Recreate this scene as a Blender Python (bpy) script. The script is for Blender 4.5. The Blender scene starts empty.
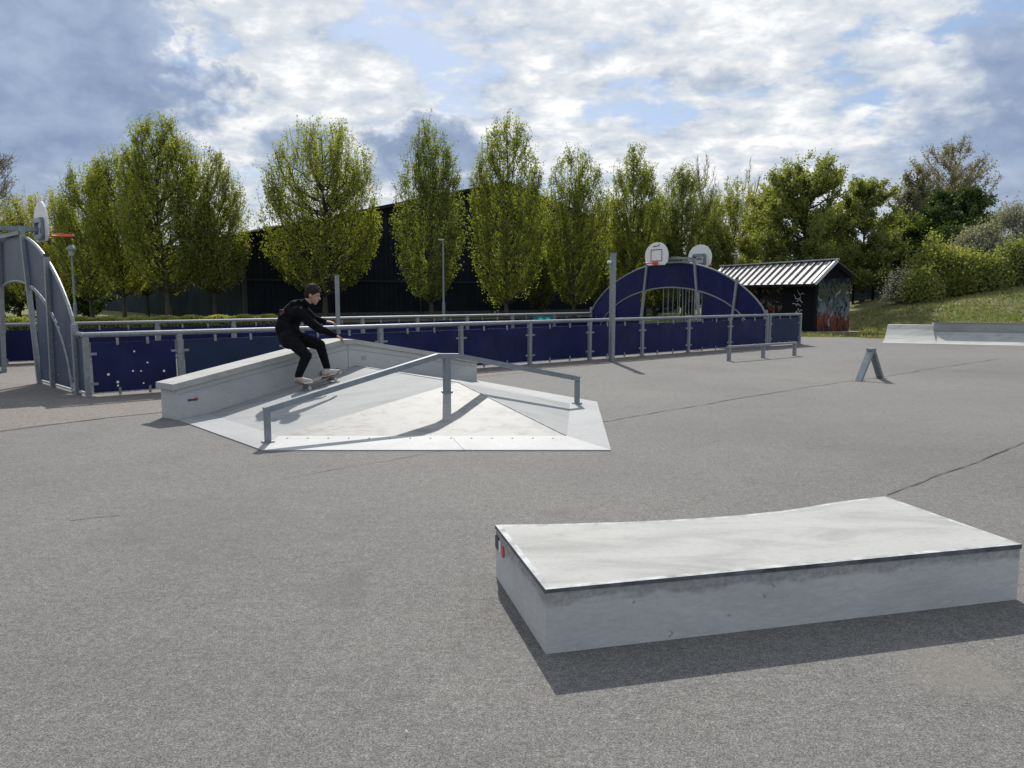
import bpy, bmesh, math, random
import numpy as np
from mathutils import Vector, Matrix
PI = math.pi
R = math.radians
random.seed(7)
scene = bpy.context.scene
C = scene.collection

# ------------------------------------------------------------------ camera
F = 769.0; H = 1.62; PITCH = math.atan((384 - 295.5) / F)
cam = bpy.data.cameras.new('camera'); camo = bpy.data.objects.new('camera', cam); C.objects.link(camo)
camo.location = (0, 0, H); camo.rotation_euler = (PI / 2 - PITCH, 0, 0)
cam.sensor_width = 36; cam.lens = F / 1024 * 36; cam.clip_end = 3000; cam.clip_start = 0.05
scene.camera = camo

def ray(u, v):
    x = (u - 512) / F; y = -(v - 384) / F
    return Vector((x, math.cos(PITCH) + y * math.sin(PITCH), -math.sin(PITCH) + y * math.cos(PITCH)))
def D(u, v, Y):                       # point of the place seen at u, v that stands Y metres ahead
    r = ray(u, v); t = Y / r.y
    return Vector((r.x * t, Y, H + r.z * t))
def G(u, v, z=0.0):
    r = ray(u, v); t = (z - H) / r.z
    return Vector((r.x * t, r.y * t, z))
def V(*a): return Vector(a)
def hit(u, v, zfun):                  # where the sight line through u, v meets a sloping surface
    r = ray(u, v); lo, hi = 2.0, 40.0; t = lo
    while t < hi:
        p = Vector((r.x * t, r.y * t, H + r.z * t))
        if p.z <= zfun(p): break
        t += 0.004
    return p

# ------------------------------------------------------------------ materials
def new_mat(name):
    m = bpy.data.materials.new(name); m.use_nodes = True
    nt = m.node_tree; nt.nodes.clear()
    out = nt.nodes.new('ShaderNodeOutputMaterial')
    b = nt.nodes.new('ShaderNodeBsdfPrincipled')
    nt.links.new(b.outputs[0], out.inputs[0])
    return m, nt, b, out
def nd(nt, t, **kw):
    n = nt.nodes.new(t)
    for k, v in kw.items(): setattr(n, k, v)
    return n
def objco(nt, scale=(1, 1, 1)):
    tc = nd(nt, 'ShaderNodeTexCoord'); mp = nd(nt, 'ShaderNodeMapping')
    mp.inputs['Scale'].default_value = scale
    nt.links.new(tc.outputs['Object'], mp.inputs[0]); return mp.outputs[0]
def noise(nt, vec, scale, detail=4, rough=0.55, dist=0.0):
    n = nd(nt, 'ShaderNodeTexNoise'); n.inputs['Scale'].default_value = scale
    n.inputs['Detail'].default_value = detail; n.inputs['Roughness'].default_value = rough
    n.inputs['Distortion'].default_value = dist
    if vec is not None: nt.links.new(vec, n.inputs['Vector'])
    return n.outputs['Fac']
def ramp(nt, fac, stops, interp='LINEAR'):
    r = nd(nt, 'ShaderNodeValToRGB'); cr = r.color_ramp; cr.interpolation = interp
    while len(cr.elements) < len(stops): cr.elements.new(0.5)
    for e, (p, c) in zip(cr.elements, stops):
        e.position = p; e.color = (c[0], c[1], c[2], 1) if not isinstance(c, (int, float)) else (c, c, c, 1)
    nt.links.new(fac, r.inputs[0]); return r.outputs[0]
def mix(nt, fac, a, b, mode='MIX'):
    m = nd(nt, 'ShaderNodeMix', data_type='RGBA', blend_type=mode)
    for sock, val in ((m.inputs[0], fac), (m.inputs[6], a), (m.inputs[7], b)):
        if isinstance(val, bpy.types.NodeSocket): nt.links.new(val, sock)
        elif isinstance(val, (int, float)): sock.default_value = val
        else: sock.default_value = (*val, 1)
    return m.outputs[2]
def math_(nt, op, a, b=None, c=None, clamp=False):
    m = nd(nt, 'ShaderNodeMath', operation=op); m.use_clamp = clamp
    for i, v in enumerate((a, b, c)):
        if v is None: continue
        if isinstance(v, bpy.types.NodeSocket): nt.links.new(v, m.inputs[i])
        else: m.inputs[i].default_value = v
    return m.outputs[0]
def bump(nt, b, h, strength=0.3, dist=0.01):
    n = nd(nt, 'ShaderNodeBump'); n.inputs['Strength'].default_value = strength; n.inputs['Distance'].default_value = dist
    nt.links.new(h, n.inputs['Height']); nt.links.new(n.outputs[0], b.inputs['Normal'])
def simple(name, col, rough=0.6, metal=0.0, var=0.12, scale=6.0, bstr=0.0, spec=0.5):
    m, nt, b, o = new_mat(name)
    v = objco(nt); f = noise(nt, v, scale, 5)
    lo = tuple(c * (1 - var) for c in col); hi = tuple(min(1, c * (1 + var)) for c in col)
    nt.links.new(ramp(nt, f, [(0.3, lo), (0.7, hi)]), b.inputs['Base Color'])
    b.inputs['Roughness'].default_value = rough; b.inputs['Metallic'].default_value = metal; b.inputs['Specular IOR Level'].default_value = spec
    if bstr: bump(nt, b, f, bstr)
    return m

def asphalt(name, base, warm):
    m, nt, b, o = new_mat(name)
    v = objco(nt)
    big = noise(nt, v, 0.22, 6, 0.6, 0.4); mid = noise(nt, v, 2.3, 6, 0.65)
    g1 = noise(nt, v, 135, 3, 0.8); g2 = noise(nt, v, 380, 2, 0.8)
    vor = nd(nt, 'ShaderNodeTexVoronoi'); vor.inputs['Scale'].default_value = 130; nt.links.new(v, vor.inputs['Vector'])
    col = ramp(nt, big, [(0.28, tuple(c * 0.84 for c in base)), (0.5, base), (0.74, warm)])
    col = mix(nt, 1.0, col, ramp(nt, mid, [(0.25, 0.92), (0.75, 1.06)]), 'MULTIPLY')
    col = mix(nt, 1.0, col, ramp(nt, g1, [(0.34, 0.32), (0.5, 0.98), (0.66, 1.75)]), 'MULTIPLY')
    g3 = noise(nt, v, 42, 4, 0.7); col = mix(nt, 1.0, col, ramp(nt, g3, [(0.34, 0.72), (0.66, 1.28)]), 'MULTIPLY')
    g4 = noise(nt, v, 14, 4, 0.7); col = mix(nt, 1.0, col, ramp(nt, g4, [(0.34, 0.86), (0.66, 1.14)]), 'MULTIPLY')
    col = mix(nt, 0.6, col, ramp(nt, g2, [(0.35, 0.55), (0.65, 1.5)]), 'MULTIPLY')
    spk = ramp(nt, vor.outputs['Color'], [(0.9, 0.0), (0.97, 1.0)])
    col = mix(nt, math_(nt, 'MULTIPLY', spk, 0.4), col, (0.42, 0.41, 0.38))
    # irregular faint stains
    st = noise(nt, v, 0.75, 5, 0.6, 1.2)
    col = mix(nt, ramp(nt, st, [(0.58, 0.0), (0.72, 0.36)]), col, tuple(c * 0.62 for c in base))
    for (px_, py_, rr_, fac_, cc_) in ((1.95, 3.20, 0.34, 0.38, (0.21, 0.19, 0.165)), (-2.2, 5.4, 1.1, 0.22, (0.09, 0.088, 0.085)), (3.6, 9.2, 1.6, 0.2, (0.10, 0.098, 0.095)), (0.6, 7.0, 0.9, 0.18, (0.10, 0.098, 0.095))):
        sb = nd(nt, 'ShaderNodeVectorMath', operation='SUBTRACT'); nt.links.new(v, sb.inputs[0]); sb.inputs[1].default_value = (px_, py_, 0)
        ln0 = nd(nt, 'ShaderNodeVectorMath', operation='LENGTH'); nt.links.new(sb.outputs[0], ln0.inputs[0])
        e_ = math_(nt, 'ADD', math_(nt, 'DIVIDE', ln0.outputs['Value'], rr_), math_(nt, 'MULTIPLY', math_(nt, 'SUBTRACT', noise(nt, v, 3.5 / rr_ ** .5, 6, 0.65, 0.5), 0.5), 2.4))
        col = mix(nt, ramp(nt, e_, [(0.35, fac_), (0.95, 0.0)]), col, cc_)
    nt.links.new(col, b.inputs['Base Color']); b.inputs['Roughness'].default_value = 0.92
    b.inputs['Specular IOR Level'].default_value = 0.25
    bump(nt, b, g1, 0.5, 0.006)
    return m

def concrete(name, base, streak=(1, 1, 1), dark=0.72, rough=0.82, spec=0.28):
    m, nt, b, o = new_mat(name)
    v = objco(nt, streak)
    big = noise(nt, v, 1.1, 7, 0.62, 0.6); fine = noise(nt, v, 26, 5, 0.7)
    v2 = objco(nt)
    pit = noise(nt, v2, 46, 3, 0.6); scuff = noise(nt, objco(nt, (2.2, 7, 7)), 1.6, 8, 0.72, 0.5)
    col = ramp(nt, big, [(0.25, tuple(c * dark for c in base)), (0.52, base), (0.78, tuple(min(1, c * 1.12) for c in base))])
    col = mix(nt, 1.0, col, ramp(nt, fine, [(0.3, 0.88), (0.7, 1.08)]), 'MULTIPLY')
    col = mix(nt, ramp(nt, scuff, [(0.60, 0.0), (0.72, 0.38)]), col, tuple(c * 0.5 for c in base))
    col = mix(nt, ramp(nt, pit, [(0.70, 0.0), (0.76, 0.7)]), col, tuple(c * 0.35 for c in base))
    nt.links.new(col, b.inputs['Base Color']); b.inputs['Roughness'].default_value = rough; b.inputs['Specular IOR Level'].default_value = spec
    bump(nt, b, fine, 0.3, 0.005)
    return m

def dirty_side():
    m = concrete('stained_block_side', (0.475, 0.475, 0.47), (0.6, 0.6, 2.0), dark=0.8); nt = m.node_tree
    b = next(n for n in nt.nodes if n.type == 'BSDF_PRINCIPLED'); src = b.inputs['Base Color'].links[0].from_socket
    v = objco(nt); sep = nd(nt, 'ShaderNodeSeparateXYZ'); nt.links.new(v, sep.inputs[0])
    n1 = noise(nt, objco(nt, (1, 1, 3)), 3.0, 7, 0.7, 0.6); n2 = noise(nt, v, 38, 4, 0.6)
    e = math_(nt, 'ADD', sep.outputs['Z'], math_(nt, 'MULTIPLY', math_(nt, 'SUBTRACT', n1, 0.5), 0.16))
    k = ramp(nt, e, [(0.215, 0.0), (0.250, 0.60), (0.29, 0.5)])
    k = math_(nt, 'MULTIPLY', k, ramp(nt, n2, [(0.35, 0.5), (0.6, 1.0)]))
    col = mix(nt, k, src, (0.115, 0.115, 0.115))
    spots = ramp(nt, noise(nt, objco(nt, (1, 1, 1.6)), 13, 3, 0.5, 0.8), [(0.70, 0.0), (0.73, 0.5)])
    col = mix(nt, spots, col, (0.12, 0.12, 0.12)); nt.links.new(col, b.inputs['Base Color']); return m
def leafmat(name, dark, light, trans=0.52, scale=0.9):
    m, nt, b, o = new_mat(name)
    nt.nodes.remove(b)
    v = objco(nt)
    f1 = noise(nt, v, scale, 3, 0.6); f2 = noise(nt, v, 9, 2, 0.6)
    f = math_(nt, 'ADD', math_(nt, 'MULTIPLY', f1, 0.55), math_(nt, 'MULTIPLY', f2, 0.45))
    col = ramp(nt, f, [(0.36, dark), (0.64, light)])
    oi = nd(nt, 'ShaderNodeObjectInfo'); col = mix(nt, 1.0, col, ramp(nt, oi.outputs['Random'], [(0.0, (0.98, 1.0, 1.12)), (0.5, (1.18, 1.16, 1.0)), (1.0, (1.32, 1.24, 0.95))]), 'MULTIPLY')
    d = nd(nt, 'ShaderNodeBsdfDiffuse'); t = nd(nt, 'ShaderNodeBsdfTranslucent'); g = nd(nt, 'ShaderNodeBsdfGlossy')
    g.inputs['Roughness'].default_value = 0.45
    nt.links.new(col, d.inputs[0]); nt.links.new(mix(nt, 1.0, col, (1.25, 1.2, 0.55), 'MULTIPLY'), t.inputs[0])
    ms = nd(nt, 'ShaderNodeMixShader'); ms.inputs[0].default_value = trans
    nt.links.new(d.outputs[0], ms.inputs[1]); nt.links.new(t.outputs[0], ms.inputs[2])
    m2 = nd(nt, 'ShaderNodeMixShader'); m2.inputs[0].default_value = 0.025
    nt.links.new(ms.outputs[0], m2.inputs[1]); nt.links.new(g.outputs[0], m2.inputs[2])
    nt.links.new(m2.outputs[0], o.inputs[0])
    return m

M = {}
M['asphalt'] = asphalt('weathered_asphalt', (0.146, 0.142, 0.136), (0.168, 0.161, 0.151))
M['court'] = asphalt('court_asphalt', (0.166, 0.151, 0.139), (0.182, 0.163, 0.148))
M['seam'] = simple('tar_seam', (0.055, 0.052, 0.048), 0.8, var=0.4, scale=14)
M['crack'] = simple('asphalt_joint', (0.10, 0.096, 0.09), 0.9, var=0.3, scale=9)
M['conc_top'] = concrete('pale_concrete_top', (0.365, 0.367, 0.352), (1.1, 3.4, 1), dark=0.66)
M['conc_side'] = concrete('grey_concrete_side', (0.40, 0.41, 0.41), (0.6, 0.6, 2.0), dark=0.78)
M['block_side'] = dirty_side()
M['conc_ramp'] = concrete('ramp_concrete', (0.275, 0.283, 0.285), (0.7, 1.6, 1), rough=0.75)
M['conc_front'] = concrete('worn_polished_concrete', (0.275, 0.272, 0.262), (4.5, 8, 1), dark=0.5, rough=0.62, spec=0.4)
M['conc_edge'] = concrete('pale_grey_transition_strip', (0.30, 0.31, 0.315), (1, 1, 1), dark=0.85, rough=0.75)
M['conc_dark'] = concrete('dark_concrete', (0.30, 0.30, 0.31), (0.6, 0.6, 1.5))
M['conc_strip'] = concrete('white_transition_strip', (0.405, 0.41, 0.41), (1, 1, 1), dark=0.85, rough=0.7)
M['galv'] = simple('galvanised_steel', (0.225, 0.245, 0.265), 0.5, 0.35, 0.22, 20)
M['galv_dull'] = simple('dull_galvanised_steel', (0.17, 0.19, 0.21), 0.6, 0.25, 0.2, 15)
M['edge_steel'] = simple('worn_steel_edge', (0.36, 0.37, 0.375), 0.7, 0.0, 0.4, 14, spec=0.2)
M['steel_dark'] = simple('dark_steel_flange', (0.10, 0.105, 0.115), 0.6, 0.2, 0.6, 9)  # darker steel tone for the vertical flange
M['rail_blue'] = simple('blue_grey_painted_steel', (0.20, 0.235, 0.26), 0.42, 0.35, 0.12, 12)
M['navy'] = simple('navy_laminate_panel', (0.0045, 0.0085, 0.062), 0.5, 0, 0.3, 2.5, spec=0.18)
def worn(m, amt, colr_):
    nt = m.node_tree; b = next(n for n in nt.nodes if n.type == 'BSDF_PRINCIPLED'); src = b.inputs['Base Color'].links[0].from_socket
    sc_ = ramp(nt, noise(nt, objco(nt, (1.2, 1.2, 9)), 7, 6, 0.7, 1.5), [(0.60, 0.0), (0.70, amt)])
    du = ramp(nt, noise(nt, objco(nt, (1, 1, 0.6)), 1.3, 6, 0.65, 0.4), [(0.45, 0.0), (0.75, amt * .8)])
    col = mix(nt, du, src, colr_); col = mix(nt, sc_, col, colr_); nt.links.new(col, b.inputs['Base Color'])
worn(M['navy'], 0.22, (0.07, 0.08, 0.11))
M['navy_teal'] = simple('faded_navy_laminate_panel', (0.011, 0.024, 0.062), 0.5, 0, 0.2, 2.5, spec=0.2)
M['slate'] = simple('slate_blue_panel', (0.030, 0.050, 0.092), 0.45, 0, 0.25, 2.0, spec=0.3)  # lighter, greyer blue than the navy panels
M['white'] = simple('white_board', (0.72, 0.72, 0.72), 0.5, 0, 0.06, 8)
M['black'] = simple('black_marking', (0.02, 0.02, 0.02), 0.5, 0, 0.1)
M['orange'] = simple('orange_hoop_paint', (0.62, 0.10, 0.03), 0.45, 0, 0.15)
M['red'] = simple('red_sticker', (0.55, 0.05, 0.04), 0.45, 0, 0.1, 30)
M['sticker_dark'] = simple('dark_sticker', (0.05, 0.045, 0.05), 0.5, 0, 0.4, 40)
M['teal'] = simple('teal_panel', (0.01, 0.16, 0.15), 0.4, 0, 0.3, 10)
M['teal_light'] = simple('bright_teal_marking', (0.03, 0.6, 0.55), 0.4, 0, 0.2, 10)
M['bark'] = simple('bark', (0.055, 0.048, 0.036), 0.9, 0, 0.35, 8, 0.5)
M['bark_grey'] = simple('grey_bark', (0.16, 0.14, 0.12), 0.9, 0, 0.3, 8, 0.4)
M['twig'] = simple('bare_twigs', (0.20, 0.165, 0.135), 0.9, 0, 0.25, 3)
M['leaf_horn'] = leafmat('spring_hornbeam_leaves', (0.115, 0.150, 0.035), (0.275, 0.315, 0.070), 0.6)
M['leaf_yel'] = leafmat('yellow_green_leaves', (0.165, 0.19, 0.045), (0.34, 0.36, 0.10), 0.58)
M['leaf_mid'] = leafmat('fresh_maple_leaves', (0.115, 0.148, 0.042), (0.255, 0.290, 0.095), 0.55)
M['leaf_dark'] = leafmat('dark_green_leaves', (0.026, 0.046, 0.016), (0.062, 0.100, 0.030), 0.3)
M['leaf_brown'] = leafmat('brownish_young_leaves', (0.125, 0.122, 0.068), (0.235, 0.225, 0.135), 0.35)
M['leaf_bush'] = leafmat('bush_leaves', (0.130, 0.165, 0.050), (0.28, 0.315, 0.12), 0.52)
M['leaf_grey'] = leafmat('greyish_bush_leaves', (0.157, 0.170, 0.125), (0.355, 0.353, 0.291), 0.4)
M['leaf_tuft'] = leafmat('grass_blades', (0.10, 0.14, 0.04), (0.25, 0.23, 0.12), 0.4, 0.25)
M['litter'] = simple('pale_grit_and_leaf_bits', (0.34, 0.31, 0.26), 0.9, 0, 0.5, 3)
M['blossom'] = leafmat('pale_blossom_twigs', (0.406, 0.406, 0.392), (0.725, 0.725, 0.696), 0.3)
M['cloth'] = simple('black_cotton', (0.0065, 0.0065, 0.008), 0.95, 0, 0.5, 14, 0.8, spec=0.1)
M['jeans'] = simple('black_denim', (0.008, 0.008, 0.010), 0.95, 0, 0.5, 18, 0.8, spec=0.1)
M['skin'] = simple('skin', (0.36, 0.21, 0.155), 0.5, 0, 0.06, 20)
M['hair'] = simple('dark_brown_hair', (0.028, 0.018, 0.013), 0.85, 0, 0.5, 60, spec=0.2)
M['shoe'] = simple('off_white_canvas', (0.42, 0.37, 0.32), 0.75, 0, 0.12, 30)
M['rubber'] = simple('white_rubber_sole', (0.62, 0.60, 0.56), 0.6, 0, 0.06)
M['wood'] = simple('skateboard_maple', (0.20, 0.14, 0.10), 0.5, 0, 0.2, 20)
M['grip'] = simple('black_grip_tape', (0.02, 0.02, 0.022), 0.9, 0, 0.2, 90)
M['wheel'] = simple('off_white_wheel', (0.5, 0.48, 0.42), 0.4)
M['eye'] = simple('dark_eye', (0.02, 0.015, 0.012), 0.2)
M['lip'] = simple('lip', (0.38, 0.16, 0.13), 0.5)
M['print'] = simple('rust_brown_print', (0.09, 0.032, 0.02), 0.8)
M['clad'] = simple('dark_metal_cladding', (0.010, 0.0145, 0.023), 0.7, 0.0, 0.4, 0.6, spec=0.15)
M['clad_side'] = simple('side_lit_metal_cladding', (0.030, 0.042, 0.050), 0.7, 0.0, 0.25, 0.6, spec=0.15)  # same cladding, the side wall's stronger light put into a paler colour
M['trim_pale'] = simple('pale_roof_trim', (0.42, 0.44, 0.46), 0.5, 0.1, 0.1, 2)
M['roof_dark'] = simple('dark_roof_sheet', (0.025, 0.027, 0.03), 0.95, 0.0, 0.15, 1, spec=0.05)
M['shed_wall'] = simple('dark_timber_wall', (0.007, 0.007, 0.011), 0.8, 0, 0.4, 8, spec=0.15)
M['shed_roof'] = simple('pale_metal_roofing', (0.29, 0.285, 0.295), 0.6, 0.1, 0.3, 5)
M['shed_rib'] = simple('dark_roof_batten', (0.05, 0.048, 0.06), 0.6, 0.2)
M['fence_grey'] = simple('weathered_grey_fence', (0.06, 0.07, 0.08), 0.8, 0, 0.3, 5)
M['lamp_glass'] = simple('frosted_lamp_glass', (0.35, 0.37, 0.36), 0.3)

worn(M['slate'], 0.3, (0.14, 0.16, 0.18)); worn(M['galv'], 0.4, (0.10, 0.105, 0.11)); worn(M['rail_blue'], 0.35, (0.10, 0.09, 0.08)); worn(M['clad'], 0.35, (0.03, 0.035, 0.04))
def mat_grass():
    m, nt, b, o = new_mat('mown_grass')
    v = objco(nt)
    a = noise(nt, v, 0.16, 5, 0.6, 0.5); c = noise(nt, v, 1.4, 6, 0.7, 0.3); f = noise(nt, v, 16, 5, 0.75)
    col = ramp(nt, a, [(0.36, (0.095, 0.150, 0.030)), (0.58, (0.145, 0.165, 0.058))])
    dry = ramp(nt, math_(nt, 'ADD', c, math_(nt, 'MULTIPLY', math_(nt, 'SUBTRACT', a, 0.45), 0.5)), [(0.44, 0.0), (0.63, 0.9)])
    col = mix(nt, dry, col, (0.265, 0.225, 0.135))
    col = mix(nt, 1.0, col, ramp(nt, f, [(0.3, 0.55), (0.7, 1.35)]), 'MULTIPLY')
    nt.links.new(col, b.inputs['Base Color']); b.inputs['Roughness'].default_value = 0.95
    b.inputs['Specular IOR Level'].default_value = 0.1
    bump(nt, b, f, 0.9, 0.08)
    return m
M['grass'] = mat_grass()

def mat_graffiti():
    m, nt, b, o = new_mat('spray_painted_wall')
    v = objco(nt)
    sep = nd(nt, 'ShaderNodeSeparateXYZ'); nt.links.new(v, sep.inputs[0])
    n1 = noise(nt, objco(nt, (1, 1, 0.55)), 3.2, 4, 0.6, 1.2); n2 = noise(nt, objco(nt, (1.2, 1.2, 0.45)), 4.6, 3, 0.5, 1.6)
    n3 = noise(nt, v, 2.1, 2, 0.5, 0.8)
    zz = math_(nt, 'ADD', sep.outputs['Z'], math_(nt, 'MULTIPLY', math_(nt, 'SUBTRACT', n1, 0.5), 2.6))
    band = ramp(nt, math_(nt, 'DIVIDE', zz, 2.6), [(0.0, (0.05, 0.06, 0.06)), (0.12, (0.28, 0.05, 0.03)), (0.27, (0.25, 0.09, 0.05)),
                (0.33, (0.30, 0.34, 0.40)), (0.45, (0.17, 0.23, 0.29)), (0.55, (0.09, 0.12, 0.075)), (0.8, (0.12, 0.14, 0.09)), (0.9, (0.02, 0.025, 0.05))])
    blot = ramp(nt, n2, [(0.40, 0.0), (0.46, 1.0)])
    col = mix(nt, blot, (0.015, 0.02, 0.035), band)
    hl = ramp(nt, n3, [(0.66, 0.0), (0.69, 1.0)])
    col = mix(nt, math_(nt, 'MULTIPLY', hl, 0.8), col, (0.5, 0.5, 0.5))
    nt.links.new(mix(nt, 1.0, col, (0.5, 0.5, 0.52), 'MULTIPLY'), b.inputs['Base Color']); b.inputs['Roughness'].default_value = 0.65; b.inputs['Specular IOR Level'].default_value = 0.2
    return m
M['graffiti'] = mat_graffiti()
def mat_graffiti_dim():
    m, nt, b, o = new_mat('faded_inner_graffiti')
    n1 = noise(nt, objco(nt), 2.2, 3, 0.5, 1.5); n2 = noise(nt, objco(nt), 1.7, 2, 0.5, 0.5)
    c = ramp(nt, n2, [(0.38, (0.04, 0.05, 0.09)), (0.5, (0.28, 0.25, 0.27)), (0.56, (0.30, 0.06, 0.03)), (0.66, (0.06, 0.05, 0.07))], 'CONSTANT')
    col = mix(nt, ramp(nt, n1, [(0.5, 0.0), (0.53, 1.0)]), (0.02, 0.018, 0.022), c)
    nt.links.new(col, b.inputs['Base Color']); b.inputs['Roughness'].default_value = 0.7
    return m
M['graffiti_in'] = mat_graffiti_dim()

# ------------------------------------------------------------------ mesh helpers
def obj(name, me_or_bm, mat=None, parent=None, smooth=False):
    if isinstance(me_or_bm, bmesh.types.BMesh):
        bmesh.ops.recalc_face_normals(me_or_bm, faces=me_or_bm.faces[:])
        me = bpy.data.meshes.new(name); me_or_bm.to_mesh(me); me_or_bm.free()
    else: me = me_or_bm
    o = bpy.data.objects.new(name, me); C.objects.link(o)
    if mat is not None and len(me.materials) == 0: me.materials.append(M[mat] if isinstance(mat, str) else mat)
    if smooth: me.polygons.foreach_set('use_smooth', [True] * len(me.polygons))
    if parent is not None:
        o.parent = parent
        o.matrix_parent_inverse = Matrix.Identity(4)
    return o
def pieces(name, bm, mat=None, parent=None, smooth=False):
    left = set(bm.faces); out = []
    bm.faces.ensure_lookup_table()
    for f0 in bm.faces[:]:
        if f0 not in left: continue
        isl = []; st = [f0]; left.discard(f0)
        while st:
            f = st.pop(); isl.append(f)
            for v in f.verts:
                for g in v.link_faces:
                    if g in left: left.discard(g); st.append(g)
        nb_ = bmesh.new(); mp_ = {}
        for f in isl:
            vs = []
            for v in f.verts:
                if v not in mp_: mp_[v] = nb_.verts.new(v.co)
                vs.append(mp_[v])
            nb_.faces.new(vs)
        out.append(obj(name, nb_, mat, parent, smooth))
    bm.free(); return out
def tag(o, label, cat, group=None):
    o['label'] = label; o['category'] = cat
    if group: o['group'] = group
    return o
def thing(name, label, cat, loc=(0, 0, 0), rz=0, group=None):
    o = bpy.data.objects.new(name, None); C.objects.link(o); o.location = loc; o.rotation_euler = (0, 0, rz)
    o.empty_display_size = 0.2
    return tag(o, label, cat, group)
def struct(o, kind='structure'): o['kind'] = kind; return o

def box(bm, lo, hi, M4=None):
    vs = [bm.verts.new(Vector((x, y, z)) if M4 is None else M4 @ Vector((x, y, z))) for x in (lo[0], hi[0]) for y in (lo[1], hi[1]) for z in (lo[2], hi[2])]
    for f in ((0, 1, 3, 2), (4, 6, 7, 5), (0, 4, 5, 1), (2, 3, 7, 6), (0, 2, 6, 4), (1, 5, 7, 3)):
        bm.faces.new([vs[i] for i in f])
def bar(bm, a, b, w, h, up=Vector((0, 0, 1))):       # box beam from a to b, w across, h along up
    a = Vector(a); b = Vector(b); d = b - a; L = d.length; d.normalize()
    s = d.cross(up)
    if s.length < 1e-4: s = d.cross(Vector((0, 1, 0)))
    s.normalize(); u = s.cross(d).normalized()
    m = Matrix((( *d.to_tuple(), 0), (*s.to_tuple(), 0), (*u.to_tuple(), 0), (0, 0, 0, 1))).transposed()
    m.translation = a
    box(bm, (0, -w / 2, -h / 2), (L, w / 2, h / 2), m)
def tube(bm, pts, r, n=10, caps=True):
    pts = [Vector(p) for p in pts]; rs = r if isinstance(r, (list, tuple)) else [r] * len(pts)
    rings = []; prev = None
    for i, p in enumerate(pts):
        if i == 0: d = pts[1] - p
        elif i == len(pts) - 1: d = p - pts[i - 1]
        else: d = (pts[i + 1] - p).normalized() + (p - pts[i - 1]).normalized()
        d.normalize()
        s = (prev - d * prev.dot(d)) if prev is not None else d.orthogonal()
        s.normalize(); prev = s; u = d.cross(s)
        rings.append([bm.verts.new(p + (s * math.cos(2 * PI * k / n) + u * math.sin(2 * PI * k / n)) * rs[i]) for k in range(n)])
    for a, b in zip(rings, rings[1:]):
        for k in range(n): bm.faces.new((a[k], a[(k + 1) % n], b[(k + 1) % n], b[k]))
    if caps: bm.faces.new(rings[0]); bm.faces.new(rings[-1])
def prism(bm, poly, off):                             # polygon (3D points) extruded by vector off
    off = Vector(off); a = [bm.verts.new(Vector(p)) for p in poly]; b = [bm.verts.new(Vector(p) + off) for p in poly]
    bm.faces.new(a); bm.faces.new(b[::-1]); n = len(a)
    for i in range(n): bm.faces.new((a[i], a[(i + 1) % n], b[(i + 1) % n], b[i]))
def bevel(bm, w=0.008, seg=2):
    es = [e for e in bm.edges if len(e.link_faces) == 2 and e.calc_face_angle(0) > 0.5]
    bmesh.ops.bevel(bm, geom=es, offset=w, segments=seg, profile=0.5, affect='EDGES')
def BM(): return bmesh.new()
def grid_mesh(name, X, Y, Z):
    ny, nx = X.shape; co = np.stack([X, Y, Z], -1).reshape(-1, 3)
    i = np.arange(ny * nx).reshape(ny, nx)
    q = np.stack([i[:-1, :-1], i[:-1, 1:], i[1:, 1:], i[1:, :-1]], -1).reshape(-1, 4)
    return np_mesh(name, co, q)
def np_mesh(name, co, q):
    me = bpy.data.meshes.new(name); k = q.shape[1]
    me.vertices.add(len(co)); me.vertices.foreach_set('co', co.astype(np.float32).ravel())
    me.loops.add(q.size); me.loops.foreach_set('vertex_index', q.astype(np.int32).ravel())
    me.polygons.add(len(q)); me.polygons.foreach_set('loop_start', np.arange(0, q.size, k, dtype=np.int32))
    me.polygons.foreach_set('loop_total', np.full(len(q), k, dtype=np.int32))
    me.update(calc_edges=True); me.validate(); return me

# ------------------------------------------------------------------ ground
def sstep(t): t = np.clip(t, 0, 1); return t * t * (3 - 2 * t)
def hillz(x, y):
    x = np.asarray(x, float); y = np.asarray(y, float)
    rise = np.clip((x - 16.0) / 14.0, 0, 1.6) * 3.2
    rise = 4.6 * (1 - np.exp(-rise / 4.0)) * 1.05
    und = 0.05 * np.sin(x * 0.9) * np.cos(y * 0.7)
    return (rise + und * (rise > 0.05)) * sstep((y - 28.2 - 0.12 * (x - 16)) / 9.5)
xs = np.concatenate([np.array([-900, -400, -200, -100, -60]), np.linspace(-40, 10, 26), np.linspace(10.5, 60, 110), np.array([80, 120, 200, 400, 900])])
ys = np.concatenate([np.array([-300, -100, -40, -10, 10, 20]), np.linspace(26, 60, 80), np.array([65, 80, 110, 160, 300, 600, 1200])])
X, Y = np.meshgrid(xs, ys)
struct(obj('grass_ground', grid_mesh('grass_ground', X, Y, hillz(X, Y) - 0.02), 'grass', smooth=True))

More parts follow.
